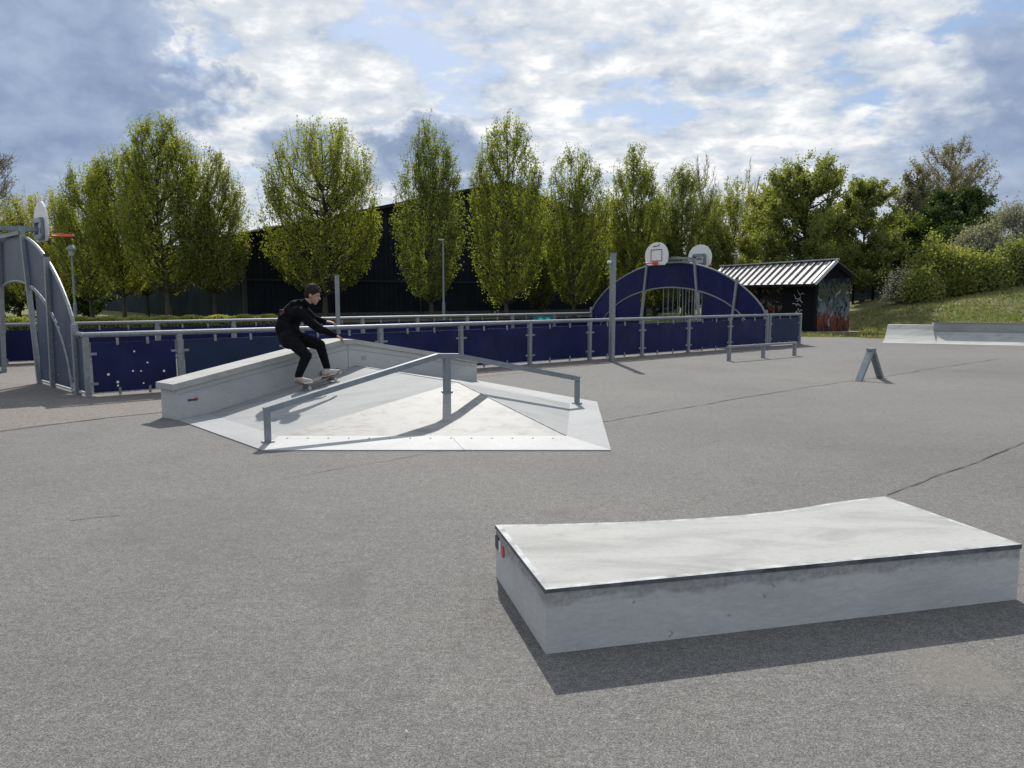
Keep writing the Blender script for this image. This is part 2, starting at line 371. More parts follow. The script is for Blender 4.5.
def sheet(name, pts, z, mat, wob=0.0):
    bm = BM(); bm.faces.new([bm.verts.new((p[0], p[1], z)) for p in pts]); return struct(obj(name, bm, mat))
sheet('asphalt_ground', [(-70, -30), (60, -30), (60, 20), (22, 24.5), (16.5, 27.3), (13.6, 28.9), (12.9, 29.7), (11.3, 30.2), (10.9, 33.2), (3.5, 35.5), (-16, 26), (-40, 25), (-70, 25)], 0.0, 'asphalt')
s0 = G(0, 431.8); s1 = G(107, 418); s2 = G(166, 412)
dseam = (s2 - s0).normalized()
pA = s0 - dseam * 14; pB = Vector((-4.30, 10.62, 0)); 
sheet('court_surface', [(pA.x, pA.y), (s0.x, s0.y), (s1.x, s1.y), (s2.x, s2.y), (-2.0, 13.9), (2.46, 18.6), (9.9, 25.6), (3.6, 31.2), (-13.5, 20.5), (-25, 20)], 0.004, 'court')

def seam(name, pts, w, z=0.008, mat='seam', wob=0.02, seed=1):
    rnd = random.Random(seed); P = []
    pts = [Vector((p[0], p[1], 0)) for p in pts]
    for a, b in zip(pts, pts[1:]):
        n = max(2, int((b - a).length / 0.15))
        for i in range(n): P.append(a.lerp(b, i / n))
    P.append(pts[-1])
    bm = BM(); prev = None; off = 0
    for i, p in enumerate(P):
        d = (P[min(i + 1, len(P) - 1)] - P[max(i - 1, 0)]).normalized(); s = Vector((-d.y, d.x, 0))
        off = off * 0.85 + rnd.uniform(-1, 1) * wob; ww = w * rnd.uniform(0.35, 1.3)
        a = bm.verts.new(p + s * (off + ww / 2) + V(0, 0, z)); b = bm.verts.new(p + s * (off - ww / 2) + V(0, 0, z))
        if prev: bm.faces.new((prev[0], a, b, prev[1]))
        prev = (a, b)
    return struct(obj(name, bm, mat))
seam('asphalt_seam', [G(604, 422), G(722, 401.5), G(800, 389), G(860, 380), G(930, 369), G(1000, 358.5)], 0.024, seed=2)
seam('asphalt_seam', [G(886, 495), G(930, 478), G(975, 464), G(1030, 441), (7.6, 10.1)], 0.016, seed=3, wob=0.012)
seam('asphalt_seam', [G(283, 478), G(330, 470), G(385, 461), G(440, 451)], 0.010, mat='crack', seed=4)
seam('asphalt_seam', [pA, s0, s1, s2], 0.022, z=0.010, seed=5)
seam('asphalt_seam', [G(70, 521), G(120, 515)], 0.012, mat='crack', seed=6)

# ------------------------------------------------------------------ foreground concrete block
def prism_z(bm, pts, z0, z1):
    prism(bm, [(p[0], p[1], z0) for p in pts], (0, 0, z1 - z0))
HB = 0.305
nl = G(545.5, 590, HB); nr = G(1022, 544.5, HB)
back = [G(u, v, HB) for u, v in ((885, 496.5), (858, 499.6), (832, 503), (806, 507.6), (781, 511.3), (740, 515.5), (700, 518.6), (660, 520.8), (620, 522.5), (580, 523.7), (540, 524.6), (495, 525))]
top = [nl, nr] + back
t = thing('concrete_manual_pad', 'large low pale concrete skate block with a concave back edge standing in the foreground', 'skate block', (1.3, 4.1, 0))
def loc(pts, o): return [Vector(p) - o.location for p in pts]
cen = sum((Vector(p) for p in top), Vector()) / len(top)
def inset(pts, d):
    n = len(pts); out = []
    for i in range(n):
        a, b, c = pts[i - 1], pts[i], pts[(i + 1) % n]
        d1 = (b - a).normalized(); d2 = (c - b).normalized()
        n1 = Vector((-d1.y, d1.x, 0)); n2 = Vector((-d2.y, d2.x, 0)); m = (n1 + n2)
        m = m / max(0.3, m.dot(n1)) if m.length > 1e-6 else n1
        out.append(b + m * d)
    return out
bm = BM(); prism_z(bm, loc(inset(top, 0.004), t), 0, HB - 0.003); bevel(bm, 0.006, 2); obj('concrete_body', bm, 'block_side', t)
ins = inset(top, 0.032)
bm = BM(); prism_z(bm, loc(inset(top, 0.0305), t), HB - 0.02, HB + 0.0015); obj('top_slab', bm, 'conc_top', t)
bm = BM()                                            # steel angle round the top edge
n = len(top); o_ = loc(top, t); i_ = loc(ins, t)
for i in range(n):
    j = (i + 1) % n
    quad = [V(o_[i].x, o_[i].y, HB + 0.002), V(o_[j].x, o_[j].y, HB + 0.002), V(i_[j].x, i_[j].y, HB + 0.002), V(i_[i].x, i_[i].y, HB + 0.002)]
    bm.faces.new([bm.verts.new(q) for q in quad])
    continue
    q2 = [V(o_[i].x, o_[i].y, HB + 0.002), V(o_[j].x, o_[j].y, HB + 0.002), V(o_[j].x, o_[j].y, HB - 0.026), V(o_[i].x, o_[i].y, HB - 0.026)]
    bm.faces.new([bm.verts.new(q) for q in q2])
bmesh.ops.remove_doubles(bm, verts=bm.verts[:], dist=1e-5)
obj('steel_edge', bm, 'edge_steel', t)
bm = BM()
for i in range(n):
    j = (i + 1) % n
    bm.faces.new([bm.verts.new(q) for q in (V(o_[i].x, o_[i].y, HB + 0.0019), V(o_[j].x, o_[j].y, HB + 0.0019), V(o_[j].x, o_[j].y, HB - 0.024), V(o_[i].x, o_[i].y, HB - 0.016))])
bmesh.ops.remove_doubles(bm, verts=bm.verts[:], dist=1e-5); obj('steel_flange', bm, 'steel_dark', t)
# stickers on the left end
bl = Vector(top[-1]); le = (nl - bl).normalized(); ln = Vector((le.y, -le.x, 0))
if ln.dot(V(-1, 0, 0)) < 0: ln = -ln
def decal(parent, name, p0, e, nrm, w, h, mat, disc=False, off=0.004):
    bm = BM(); p0 = Vector(p0) - parent.location
    if disc:
        vs = [p0 + e * (w / 2 * math.cos(a)) + V(0, 0, h / 2 * math.sin(a)) for a in [2 * PI * k / 20 for k in range(20)]]
    else: vs = [p0 + e * x + V(0, 0, z) for x, z in ((-w / 2, -h / 2), (w / 2, -h / 2), (w / 2, h / 2), (-w / 2, h / 2))]
    prism(bm, [v - nrm * 0.002 for v in vs], nrm * (off + 0.002)); return obj(name, bm, mat, parent)
decal(t, 'dark_sticker', bl + le * 0.055 + V(0, 0, -0.085), le, ln, 0.07, 0.075, 'sticker_dark')
decal(t, 'white_sticker', bl + le * 0.125 + V(0, 0, -0.088), le, ln, 0.035, 0.06, 'white')
decal(t, 'red_sticker', bl + le * 0.195 + V(0, 0, -0.095), le, ln, 0.055, 0.065, 'red', True)

# ------------------------------------------------------------------ pyramid ramp + ledge + rail
L = V(-4.36, 9.91, 0); E_ = V(-0.67, 14.58, 0); dl = (E_ - L).normalized(); LQ = V(-dl.y, dl.x, 0)
F1 = G(262, 451); F2 = G(611, 451); Rr = G(597, 402.5)
AP = G(458, 383, 0.474); F1i = G(279, 437, 0.03); F2i = G(567, 437, 0.03); Ri = G(570, 404.5, 0.03)
pe = (F1 - L).normalized(); pn = V(-pe.y, pe.x, 0)          # left plane rises along pn
li_ = (F1i - L).dot(pn) / dl.dot(pn); Li = L + dl * li_; Li.z = 0.03
SL = 0.444 / (AP - F1i).dot(pn)
def zleft(p): q_ = (Vector(p) - Li).dot(pn); return 0.03 + q_ * SL if q_ > 0 else max(0.0, 0.03 + q_ * 0.03 / (F1i - L).dot(pn))
R1 = L + dl * 3.0; R1.z = zleft(R1)
Ei = E_.lerp(L, 0.07); Ei.z = 0.03
rp = thing('pyramid_ramp', 'wide low concrete pyramid ramp with pale sloping faces beneath the grind rail', 'skate ramp', (0, 0, 0))
B = 0.012
def tri_slab(name, pts, mat, parent, lift=B, low=-0.0):
    bm = BM(); vs = [Vector(p) + V(0, 0, lift) for p in pts]
    a = [bm.verts.new(v) for v in vs]; b = [bm.verts.new(V(v.x, v.y, low)) for v in vs]
    bm.faces.new(a); bm.faces.new(b[::-1]); n = len(a)
    for i in range(n): bm.faces.new((a[i], a[(i + 1) % n], b[(i + 1) % n], b[i]))
    return obj(name, bm, mat, parent)
tri_slab('left_face', [Li, F1i, AP, R1], 'conc_ramp', rp, B, 0.002)
tri_slab('front_face', [F1i, F2i, AP], 'conc_front', rp, B, 0.002)
bm = BM()
vv = [bm.verts.new(p + V(0, 0, B)) for p in (AP, F2i, Ri, Ei, R1)]; vb = [bm.verts.new(V(p.x, p.y, 0.002)) for p in (AP, F2i, Ri, Ei, R1)]
bm.faces.new((vv[0], vv[1], vv[2])); bm.faces.new((vv[0], vv[2], vv[3])); bm.faces.new((vv[0], vv[3], vv[4]))
for i in range(5): bm.faces.new((vv[i], vv[(i + 1) % 5], vb[(i + 1) % 5], vb[i]))
bm.faces.new(vb[::-1]); obj('right_face', bm, 'conc_ramp', rp)
tri_slab('front_edge_strip', [F1, F2, F2i, F1i], 'conc_strip', rp, B + 0.001, 0.0015)
tri_slab('left_edge_strip', [L, F1, F1i, Li], 'conc_edge', rp, B + 0.001, 0.0015)
tri_slab('right_edge_strip', [F2, Rr, Ri, F2i], 'conc_edge', rp, B + 0.001, 0.0015)
tri_slab('back_edge_strip', [Rr, E_, Ei, Ri], 'conc_edge', rp, B + 0.001, 0.0015)
bm = BM(); m0 = F1.lerp(F2, 0.58); m1 = F1i.lerp(F2i, 0.60)
bar(bm, m0 + V(0, 0, B + 0.0045), m1 + V(0, 0, B + 0.0045), 0.012, 0.002); obj('panel_joint', bm, 'galv_dull', rp)
bm = BM(); bar(bm, R1 + V(0, 0, B + .002), AP + V(0, 0, B + .002), 0.03, 0.006); bar(bm, AP + V(0, 0, B + .002), AP.lerp(F2i, .99) + V(0, 0, B + .002), 0.016, 0.006); pieces('ridge_joint', bm, 'edge_steel', rp)
bm = BM()
for i in range(14):
    p = F1i.lerp(F2i, 0.04 + i * 0.07) + V(0, -0.12, -0.005); tube(bm, [p + V(0, 0, B + .002), p + V(0, 0, B + .007)], 0.010, 10)
pieces('bolt', bm, 'galv_dull', rp)

lg = thing('concrete_ledge', 'grey concrete grinding ledge with peaked coping along the back of the pyramid ramp', 'skate ledge', (0, 0, 0))
TH = 0.40
def ledge_prof(zs): return [L + dl * s + V(0, 0, z) for s, z in zs]
crest = 2.85; zc = 0.93; ze = 0.47; zr = 0.41; Lt = (E_ - L).length
prof = ledge_prof([(0.0, 0.002), (Lt, 0.002), (Lt, zr - 0.07), (crest + 0.12, zc - 0.075), (crest - 0.12, zc - 0.075), (0.0, ze - 0.07)])
bm = BM(); prism(bm, prof, LQ * TH); bevel(bm, 0.008, 1); obj('ledge_wall', bm, 'conc_side', lg)
cop = ledge_prof([(-0.05, ze - 0.07), (crest - 0.12, zc - 0.075), (crest + 0.12, zc - 0.075), (Lt + 0.02, zr - 0.07), (Lt + 0.02, zr + 0.01), (crest + 0.10, zc), (crest - 0.14, zc), (-0.05, ze + 0.01)])
cop = [p - LQ * 0.03 for p in cop]
bm = BM(); prism(bm, cop, LQ * (TH + 0.06)); bevel(bm, 0.012, 2); obj('coping', bm, 'conc_top', lg)
seamz = [(0.02, ze - 0.16), (crest - 0.1, zc - 0.18)]
bm = BM(); bar(bm, L + dl * 0.03 + V(0, 0, ze - 0.13) - LQ * 0.001, L + dl * crest + V(0, 0, zc - 0.15) - LQ * 0.001, 0.006, 0.01)
bar(bm, L + dl * crest + V(0, 0, zc - 0.15) - LQ * 0.001, L + dl * (Lt - .03) + V(0, 0, zr - 0.13) - LQ * 0.001, 0.006, 0.01); pieces('formwork_line', bm, 'conc_dark', lg)
bm = BM(); bar(bm, L + dl * crest + V(0, 0, 0.38) - LQ * 0.001, L + dl * crest + V(0, 0, zc - 0.08) - LQ * 0.001, 0.006, 0.012); obj('vertical_joint', bm, 'conc_dark', lg)
decal(lg, 'maker_sticker', L + dl * 0.22 + V(0, 0, 0.25), dl, -LQ, 0.14, 0.028, 'sticker_dark')
decal(lg, 'red_sticker', L + dl * 0.27 + V(0, 0, 0.268), dl, -LQ, 0.05, 0.02, 'red', off=0.007)
decal(lg, 'wall_socket', L + dl * (crest + 0.32) + V(0, 0, 0.62), dl, -LQ, 0.09, 0.07, 'conc_dark')
bm = BM(); pp = L + dl * 2.32 - LQ * 0.01; pp.z = zleft(pp) + 0.07
tube(bm, [pp - LQ * 0.0, pp - LQ * 0.05], 0.035, 12); obj('round_fitting', bm, 'galv', lg)

rail = thing('grind_rail', 'blue grey square steel grind rail rising then falling across the pyramid ramp', 'grind rail', (0, 0, 0))
pa = G(268, 442, 0.03)
def zfront(y): return 0.03 + 0.444 * (y - F1i.y) / (AP.y - F1i.y) + B
pb = hit(447, 392, lambda p: zfront(p.y))
f = V(pb.x - pa.x, pb.y - pa.y, 0).normalized(); ru = (577 - 512) / F
# the right-hand post stands on the same straight line
rr_ = ray(577, 402); kk = ((rr_.x / rr_.y) * pb.y - pb.x) / (f.x - f.y * rr_.x / rr_.y)
pc = V(pb.x, pb.y, 0) + f * kk; pc.z = 0.045
zc_top = D(577, 377, pc.y).z; zb_top = D(447, 354, pb.y).z; za_top = D(268, 407.5, pa.y).z
ta_ = V(pa.x, pa.y, za_top - .03); tc_ = V(pc.x, pc.y, zc_top - .03)
tb1 = pb - f * 0.14; tb1.z = zb_top - 0.02; tb2 = pb + f * 0.18; tb2.z = zb_top - 0.035
bm = BM(); W = 0.065
for a, b in ((ta_ - f * 0.032, tb1), (tb1, tb2), (tb2, tc_ + f * 0.03)): bar(bm, a, b, W, W)
obj('top_bar', bm, 'rail_blue', rail)
for p, zt in ((pa, za_top - .06), (pb, zb_top - .05), (pc, zc_top - .06)):
    w = 0.058 if p is not pb else 0.075
    bm = BM(); bar(bm, V(p.x, p.y, p.z - 0.02), V(p.x, p.y, zt), w, w, up=f); po = obj('post', bm, 'rail_blue', rail)
    bm = BM(); bar(bm, V(p.x, p.y, p.z - 0.02), V(p.x, p.y, p.z + 0.012), 0.11, 0.11, up=f); obj('base_plate', bm, 'galv', po)

# ------------------------------------------------------------------ A frame rail
t = thing('a_frame_rail', 'small bent steel A shaped obstacle standing alone on the asphalt', 'skate obstacle', (7.02, 14.85, 0))
a = V(6.60, 14.55, 0) - t.location; b = V(7.24, 15.02, 0) - t.location; c = V(6.93, 14.83, 0.56) - t.location
bm = BM(); bar(bm, a, c + (a - c).normalized() * 0.0, 0.12, 0.06); obj('leg', bm, 'rail_blue', t)
bm = BM(); bar(bm, b, c + V(0.035, 0.02, 0.0), 0.12, 0.06); obj('leg', bm, 'galv_dull', t)
bm = BM(); d_ = (b - a).normalized(); bar(bm, c - d_ * 0.055 + V(0, 0, 0.022), c + d_ * 0.085 + V(0, 0, 0.022), 0.125, 0.045); obj('top_cap', bm, 'rail_blue', t)
bm = BM()
for p in (a, b): bar(bm, p - d_ * 0.09 + V(0, 0, 0.006), p + d_ * 0.09 + V(0, 0, 0.006), 0.16, 0.01)
pieces('foot_plate', bm, 'galv_dull', t)

# ------------------------------------------------------------------ low rail with three posts
t = thing('low_flat_rail', 'low grey steel rail on three short posts in front of the navy court fence', 'grind rail', (5.4, 19.09, 0))
ps = [V(0, 0, 0), V(1.15, 0.92, 0), V(2.25, 1.70, 0)]
for p in ps:
    bm = BM(); bar(bm, p, p + V(0, 0, 0.325), 0.075, 0.075, up=V(.8, .6, 0)); obj('post', bm, 'galv', t)
bm = BM(); bar(bm, ps[0] + V(-.06, -.05, 0.35), ps[2] + V(.06, .05, 0.35), 0.06, 0.05); obj('top_bar', bm, 'galv', t)

# ------------------------------------------------------------------ quarter pipe on the right
qa = V(12.75, 26.3, 0); qd = V(3.75, -1.5, 0).normalized(); qn = V(-qd.y, qd.x, 0)
qt = thing('concrete_quarter_ramp', 'pale concrete bank ramp joined to a dark grinding wall below the grassy mound', 'skate ramp', (0, 0, 0))
def swept(prof_a, off_a, off_b, shear=0.0, back=0.5):
    bm = BM(); A = []; Bq = []
    for (s, z) in prof_a:
        A.append(qa + qd * (off_a + shear * s) + qn * s + V(0, 0, z)); Bq.append(qa + qd * off_b + qn * s + V(0, 0, z))
    sl, zl = prof_a[-1]
    for s, z in ((sl + back, zl), (sl + back, 0.0)):
        A.append(qa + qd * (off_a + shear * s) + qn * s + V(0, 0, z)); Bq.append(qa + qd * off_b + qn * s + V(0, 0, z))
    va = [bm.verts.new(p) for p in A]; vb = [bm.verts.new(p) for p in Bq]; n = len(va)
    bm.faces.new(va); bm.faces.new(vb[::-1])
    for i in range(n): bm.faces.new((va[i], va[(i + 1) % n], vb[(i + 1) % n], vb[i]))
    return bm
pb1 = [(0, 0.008), (0.35, 0.03), (0.7, 0.10), (1.05, 0.23), (1.4, 0.42), (1.62, 0.58)]
pb2 = [(0, 0.008), (0.35, 0.02), (0.7, 0.06), (1.0, 0.14), (1.2, 0.24), (1.32, 0.36)]
obj('bank_face', swept(pb1, -0.08, 1.62, 0.16), 'conc_top', qt)
obj('transition', swept(pb2, 1.622, 7.5, 0.0, 0.1), 'conc_top', qt)
bm = BM(); c0 = qa + qd * 1.622 + qn * 1.425; prism(bm, [c0, c0 + qd * 5.9, c0 + qd * 5.9 + qn * 0.5, c0 + qn * 0.5], (0, 0, 0.66)); obj('grinding_wall', bm, 'conc_dark', qt)
bm = BM(); bar(bm, c0 + qn * 0.03 + V(0, 0, 0.672), c0 + qn * 0.03 + qd * 5.9 + V(0, 0, 0.672), 0.09, 0.03); obj('steel_coping', bm, 'galv_dull', qt)

# ------------------------------------------------------------------ sports court enclosure
def panel_bay(parent, a, b, zlo, zhi, nrm, mat, gap=0.075, clamps=True, seed=0):
    a = Vector((a[0], a[1], 0)); b = Vector((b[0], b[1], 0)); e = (b - a).normalized()
    a1 = a + e * gap; b1 = b - e * gap
    bm = BM(); prism(bm, [a1 + V(0, 0, zlo), b1 + V(0, 0, zlo), b1 + V(0, 0, zhi), a1 + V(0, 0, zhi)], nrm * 0.012)
    pan = obj('panel', bm, mat, parent)
    bm = BM(); o = -nrm * 0.02                       # thin galvanised frame behind the sheet
    bar(bm, a1 - e * 0.01 + o + V(0, 0, zlo - 0.012), b1 + e * 0.01 + o + V(0, 0, zlo - 0.012), 0.05, 0.022)
    bar(bm, a1 + o - e * 0.008 + V(0, 0, zlo), a1 + o - e * 0.008 + V(0, 0, zhi), 0.012, 0.03, up=nrm)
    bar(bm, b1 + o + e * 0.008 + V(0, 0, zlo), b1 + o + e * 0.008 + V(0, 0, zhi), 0.012, 0.03, up=nrm)
    obj('panel_frame', bm, 'edge_steel', pan)
    if clamps:
        bm = BM(); Lb = (b1 - a1).length
        for fr in (0.3, 0.66):
            p = a1 + e * Lb * fr + nrm * 0.016
            bar(bm, p + V(0, 0, zhi - 0.045), p + V(0, 0, zhi + 0.07), 0.04, 0.02, up=nrm)
            bar(bm, p + V(0, 0, zlo - 0.06), p + V(0, 0, zlo + 0.06), 0.04, 0.02, up=nrm)
        for z in (zlo + 0.14, zhi - 0.18):
            bar(bm, a1 - e * 0.07 + nrm * 0.018 + V(0, 0, z), a1 + e * 0.07 + nrm * 0.018 + V(0, 0, z), 0.02, 0.04)
            bar(bm, b1 - e * 0.07 + nrm * 0.018 + V(0, 0, z), b1 + e * 0.07 + nrm * 0.018 + V(0, 0, z), 0.02, 0.04)
        pieces('clamp', bm, 'galv', pan)
    return pan
def fence(name, label, start, end, stops, ztop, zlo, zhi, nsign, mats, rr=0.042, group=None):
    t = thing(name, label, 'fence', (0, 0, 0), 0, group)
    start = Vector((*start, 0)); e = (Vector((*end, 0)) - start); Lf = e.length; e.normalize(); nrm = V(-e.y, e.x, 0) * nsign
    pans = []
    for s in stops:
        p = start + e * s; bm = BM(); bar(bm, p, p + V(0, 0, ztop - 0.02), 0.085, 0.085, up=e); po = obj('post', bm, 'galv', t)
        bm = BM(); bar(bm, p, p + V(0, 0, 0.018), 0.17, 0.17, up=e); obj('base_plate', bm, 'galv_dull', po)
    for i, (s0_, s1_) in enumerate(zip(stops, stops[1:])):
        pans.append(panel_bay(t, (start + e * s0_).to_2d(), (start + e * s1_).to_2d(), zlo, zhi, nrm, mats[i % len(mats)]))
    bm = BM(); tube(bm, [start + e * (stops[0] - 0.06) + V(0, 0, ztop), start + e * (stops[-1] + 0.06) + V(0, 0, ztop)], rr, 14); obj('top_rail', bm, 'galv', t, smooth=False)
    return t, pans, start, e, nrm
n0 = G(89, 397.7); n1 = G(766, 346.6); nv = (n1 - n0).normalized(); Ln = (n1 - n0).length
stops = [0.0, 1.42] + [Ln - 2.0 * k for k in range(8, -1, -1)]
p_end = G(799, 344.3)
nf, pans, fs, fe, fn = fence('court_fence', 'near side navy panel fence with grey posts and thick top rail behind the ramp', n0.to_2d(), n1.to_2d(), stops, 1.0, 0.075, 0.875, -1, ['navy', 'navy_teal', 'navy', 'navy', 'navy', 'navy', 'navy', 'navy', 'navy', 'navy'])
# chips and dots on the first bay
bm = BM()
for (u, v) in ((134.2, 351.3), (147.5, 362.5), (133, 370.9), (141, 370.9), (108.4, 374.4), (164, 370.9), (117.8, 382), (143.6, 383), (118, 385.5)):
    r = ray(u, v); base = fs + fn * 0.014; tt = (base - V(0, 0, H)).dot(fn) / r.dot(fn); p = V(0, 0, H) + r * tt
    ww = 0.013 + 0.006 * ((u * 7) % 3) / 2
    vs = [p + fe * (ww * math.cos(a)) + V(0, 0, ww * math.sin(a)) for a in [2 * PI * k / 10 for k in range(10)]]
    prism(bm, vs, fn * 0.003)
pieces('paint_spot', bm, 'white', pans[0])
ex = (p_end - n1); exl = ex.length; exd = ex.normalized()
f2, _, _, _, _ = fence('court_fence', 'short single navy fence bay past the goal corner beside the shed', (n1 + exd * 0.14).to_2d(), p_end.to_2d(), [0, exl - 0.14], 1.0, 0.09, 0.90, -1, ['navy_teal'])
# far side fence (slightly lower ground)
fR = D(592, 313, 30.3); fL = D(90, 323, 19.3); fd = (V(fR.x, fR.y, 0) - V(fL.x, fL.y, 0)).normalized(); far_end = V(fR.x, fR.y, 0)
nbay = 13; fst = far_end - fd * (2.0 * nbay)
ft, fpans, ffs, ffe, ffn = fence('court_fence', 'far side navy panel fence seen low behind the near court fence', fst.to_2d(), far_end.to_2d(), [2.0 * k for k in range(nbay + 1)], 0.93, 0.07, 0.80, -1, ['navy'])
pT = far_end - fd * 1.9
bm = BM(); q = pT - fd * 1.15 + ffn * 0.02; prism(bm, [q + V(0, 0, 0.60), q + fd * 1.0 + V(0, 0, 0.60), q + fd * 1.0 + V(0, 0, 0.88), q + V(0, 0, 0.88)], ffn * 0.004)
tl = obj('teal_patch', bm, 'teal', fpans[-2])
bm = BM()
for s in (0.35, 0.72):
    c_ = q + fd * s + V(0, 0, 0.77) + ffn * 0.005
    prism(bm, [c_ + fd * (0.12 * math.cos(a)) + V(0, 0, 0.045 * math.sin(a)) for a in [2 * PI * k / 14 for k in range(14)]], ffn * 0.003)
pieces('bright_mark', bm, 'teal_light', tl)

def goal(label, C0, e, nrm, tc, half, tpost_o, tpost_g, peak, mat, hoops, top_end=1.0, inner_half=3.45, inner_peak=1.92, cage=True):
    """arched goal end; e runs along the panel, nrm points at the viewer's side, tc centre"""
    t = thing('goal_wall', label, 'goal', (C0.x, C0.y, 0))
    P = lambda s, z, o=0.0: e * (tc + s) + V(0, 0, z) + nrm * o
    def outer(s): return top_end + (peak - top_end) * math.sqrt(max(0, 1 - (s / half) ** 2)) ** 1.5
    def inner(s):
        q = 1 - (abs(s) / inner_half) ** 2
        return inner_peak * math.sqrt(q) ** 1.05 if q > 0 else 0.0
    gb = tpost_g[0]
    N = 48; ss = [-half + 2 * half * i / N for i in range(N + 1)]
    def slab(name, fl, fh, sl):
        bm = BM(); rows = []
        for s in sl:
            lo, hi = fl(s), fh(s)
            if hi - lo < 0.01: hi = lo + 0.01
            rows.append([bm.verts.new(P(s, lo, 0)), bm.verts.new(P(s, hi, 0)), bm.verts.new(P(s, hi, 0.012)), bm.verts.new(P(s, lo, 0.012))])
        for a, b in zip(rows, rows[1:]):
            for k in range(4): bm.faces.new((a[k], a[(k + 1) % 4], b[(k + 1) % 4], b[k]))
        bm.faces.new(rows[0]); bm.faces.new(rows[-1][::-1]); return obj(name, bm, mat, t)
    slab('panel', lambda s: max(0.08, inner(s) + 0.012), lambda s: outer(s) - 0.02, ss)
    for sg in (-1, 1):
        sl = [sg * (gb + (inner_half - 0.12 - gb) * i / 16) for i in range(17)]
        slab('lower_panel', lambda s: 0.08, lambda s: inner(s) - 0.05, sl)
    # tubes along both arches
    bm = BM(); tube(bm, [P(s, outer(s), 0.0) for s in ss], 0.030, 8); obj('outer_arch', bm, 'galv', t)
    bm = BM(); sl = [-inner_half + 2 * inner_half * i / 40 for i in range(41)]
    tube(bm, [P(s, max(0.03, inner(s)) - 0.018, 0.02) for s in sl], 0.024, 8); obj('inner_arch', bm, 'galv', t)
    # posts: corner, outer, goal
    for sg in (-1, 1):
        bm = BM(); bar(bm, P(sg * half, 0, 0.02), P(sg * half, top_end + 0.16, 0.02), 0.09, 0.09, up=e); obj('post', bm, 'galv', t)
        b0, b1 = tpost_o; zt = outer(b1) + 0.12
        bm = BM(); bar(bm, P(sg * b0, 0, 0.04), P(sg * b1, zt, 0.04), 0.08, 0.08, up=e); po = obj('post', bm, 'galv', t)
        bm = BM(); tube(bm, [P(sg * b1, zt, 0.04), P(sg * b1, zt + 0.05, 0.04)], 0.05, 12); obj('post_cap', bm, 'black', po)
        g0, g1 = tpost_g; zt = outer(g1) + 0.20
        bm = BM(); bar(bm, P(sg * g0, 0, 0.04), P(sg * g1, zt, 0.04), 0.08, 0.08, up=e); po = obj('post', bm, 'galv', t)
        bm = BM(); tube(bm, [P(sg * g1, zt, 0.04), P(sg * g1, zt + 0.05, 0.04)], 0.05, 12); obj('post_cap', bm, 'black', po)
    bm = BM()
    for sg in (-1, 1):
        bar(bm, P(sg * gb, 0.05, 0.0), P(sg * half, 0.05, 0.0), 0.04, 0.03)
    pieces('bottom_rail', bm, 'edge_steel', t)
    bm = BM()
    for sg in (-1, 1):
        for z in (0.25, 0.8):
            for s in (gb + 0.45, tpost_o[0] - 0.25, tpost_o[0] + 0.35, half - 0.25):
                if z < outer(s): tube(bm, [P(sg * s, z, 0.0), P(sg * s, z, 0.03)], 0.018, 8)
    pieces('bolt', bm, 'galv', t)
    if cage:                                         # small cage of upright bars on the far side of the opening
        side = cage
        bm = BM()
        for i in range(10):
            s = -0.9 + 1.25 * i / 9
            tube(bm, [P(s, 0.03, side * 1.0), P(s, 1.95, side * 1.0)], 0.015, 6)
        for i in range(4):
            for sg in (-0.95, 0.40): tube(bm, [P(sg, 0.03, side * (0.12 + 0.28 * i)), P(sg, 1.95, side * (0.12 + 0.28 * i))], 0.013, 6)
        pieces('cage_bar', bm, 'galv', t)
        bm = BM()
        for sg in (-0.95, 0.40): bar(bm, P(sg, 1.95, side * 0.05), P(sg, 1.95, side * 1.0), 0.05, 0.05)
        bar(bm, P(-0.97, 1.95, side * 1.0), P(0.42, 1.95, side * 1.0), 0.05, 0.05)
        bar(bm, P(-1.3, 1.97, side * 0.1), P(1.3, 1.97, side * 0.1), 0.05, 0.05)
        bar(bm, P(-0.9, 0.42, side * 1.0), P(0.38, 0.42, side * 1.0), 0.05, 0.07)
        obj('cage_frame', bm, 'galv', t)
    bm = BM(); g1 = tpost_g[1]
    bar(bm, P(-g1, peak - 0.0, 0.07), P(g1, peak - 0.0, 0.07), 0.06, 0.07); obj('cross_bar', bm, 'galv', t)
    return t, lambda s, z, o: V(C0.x, C0.y, 0) + P(s, z, o)

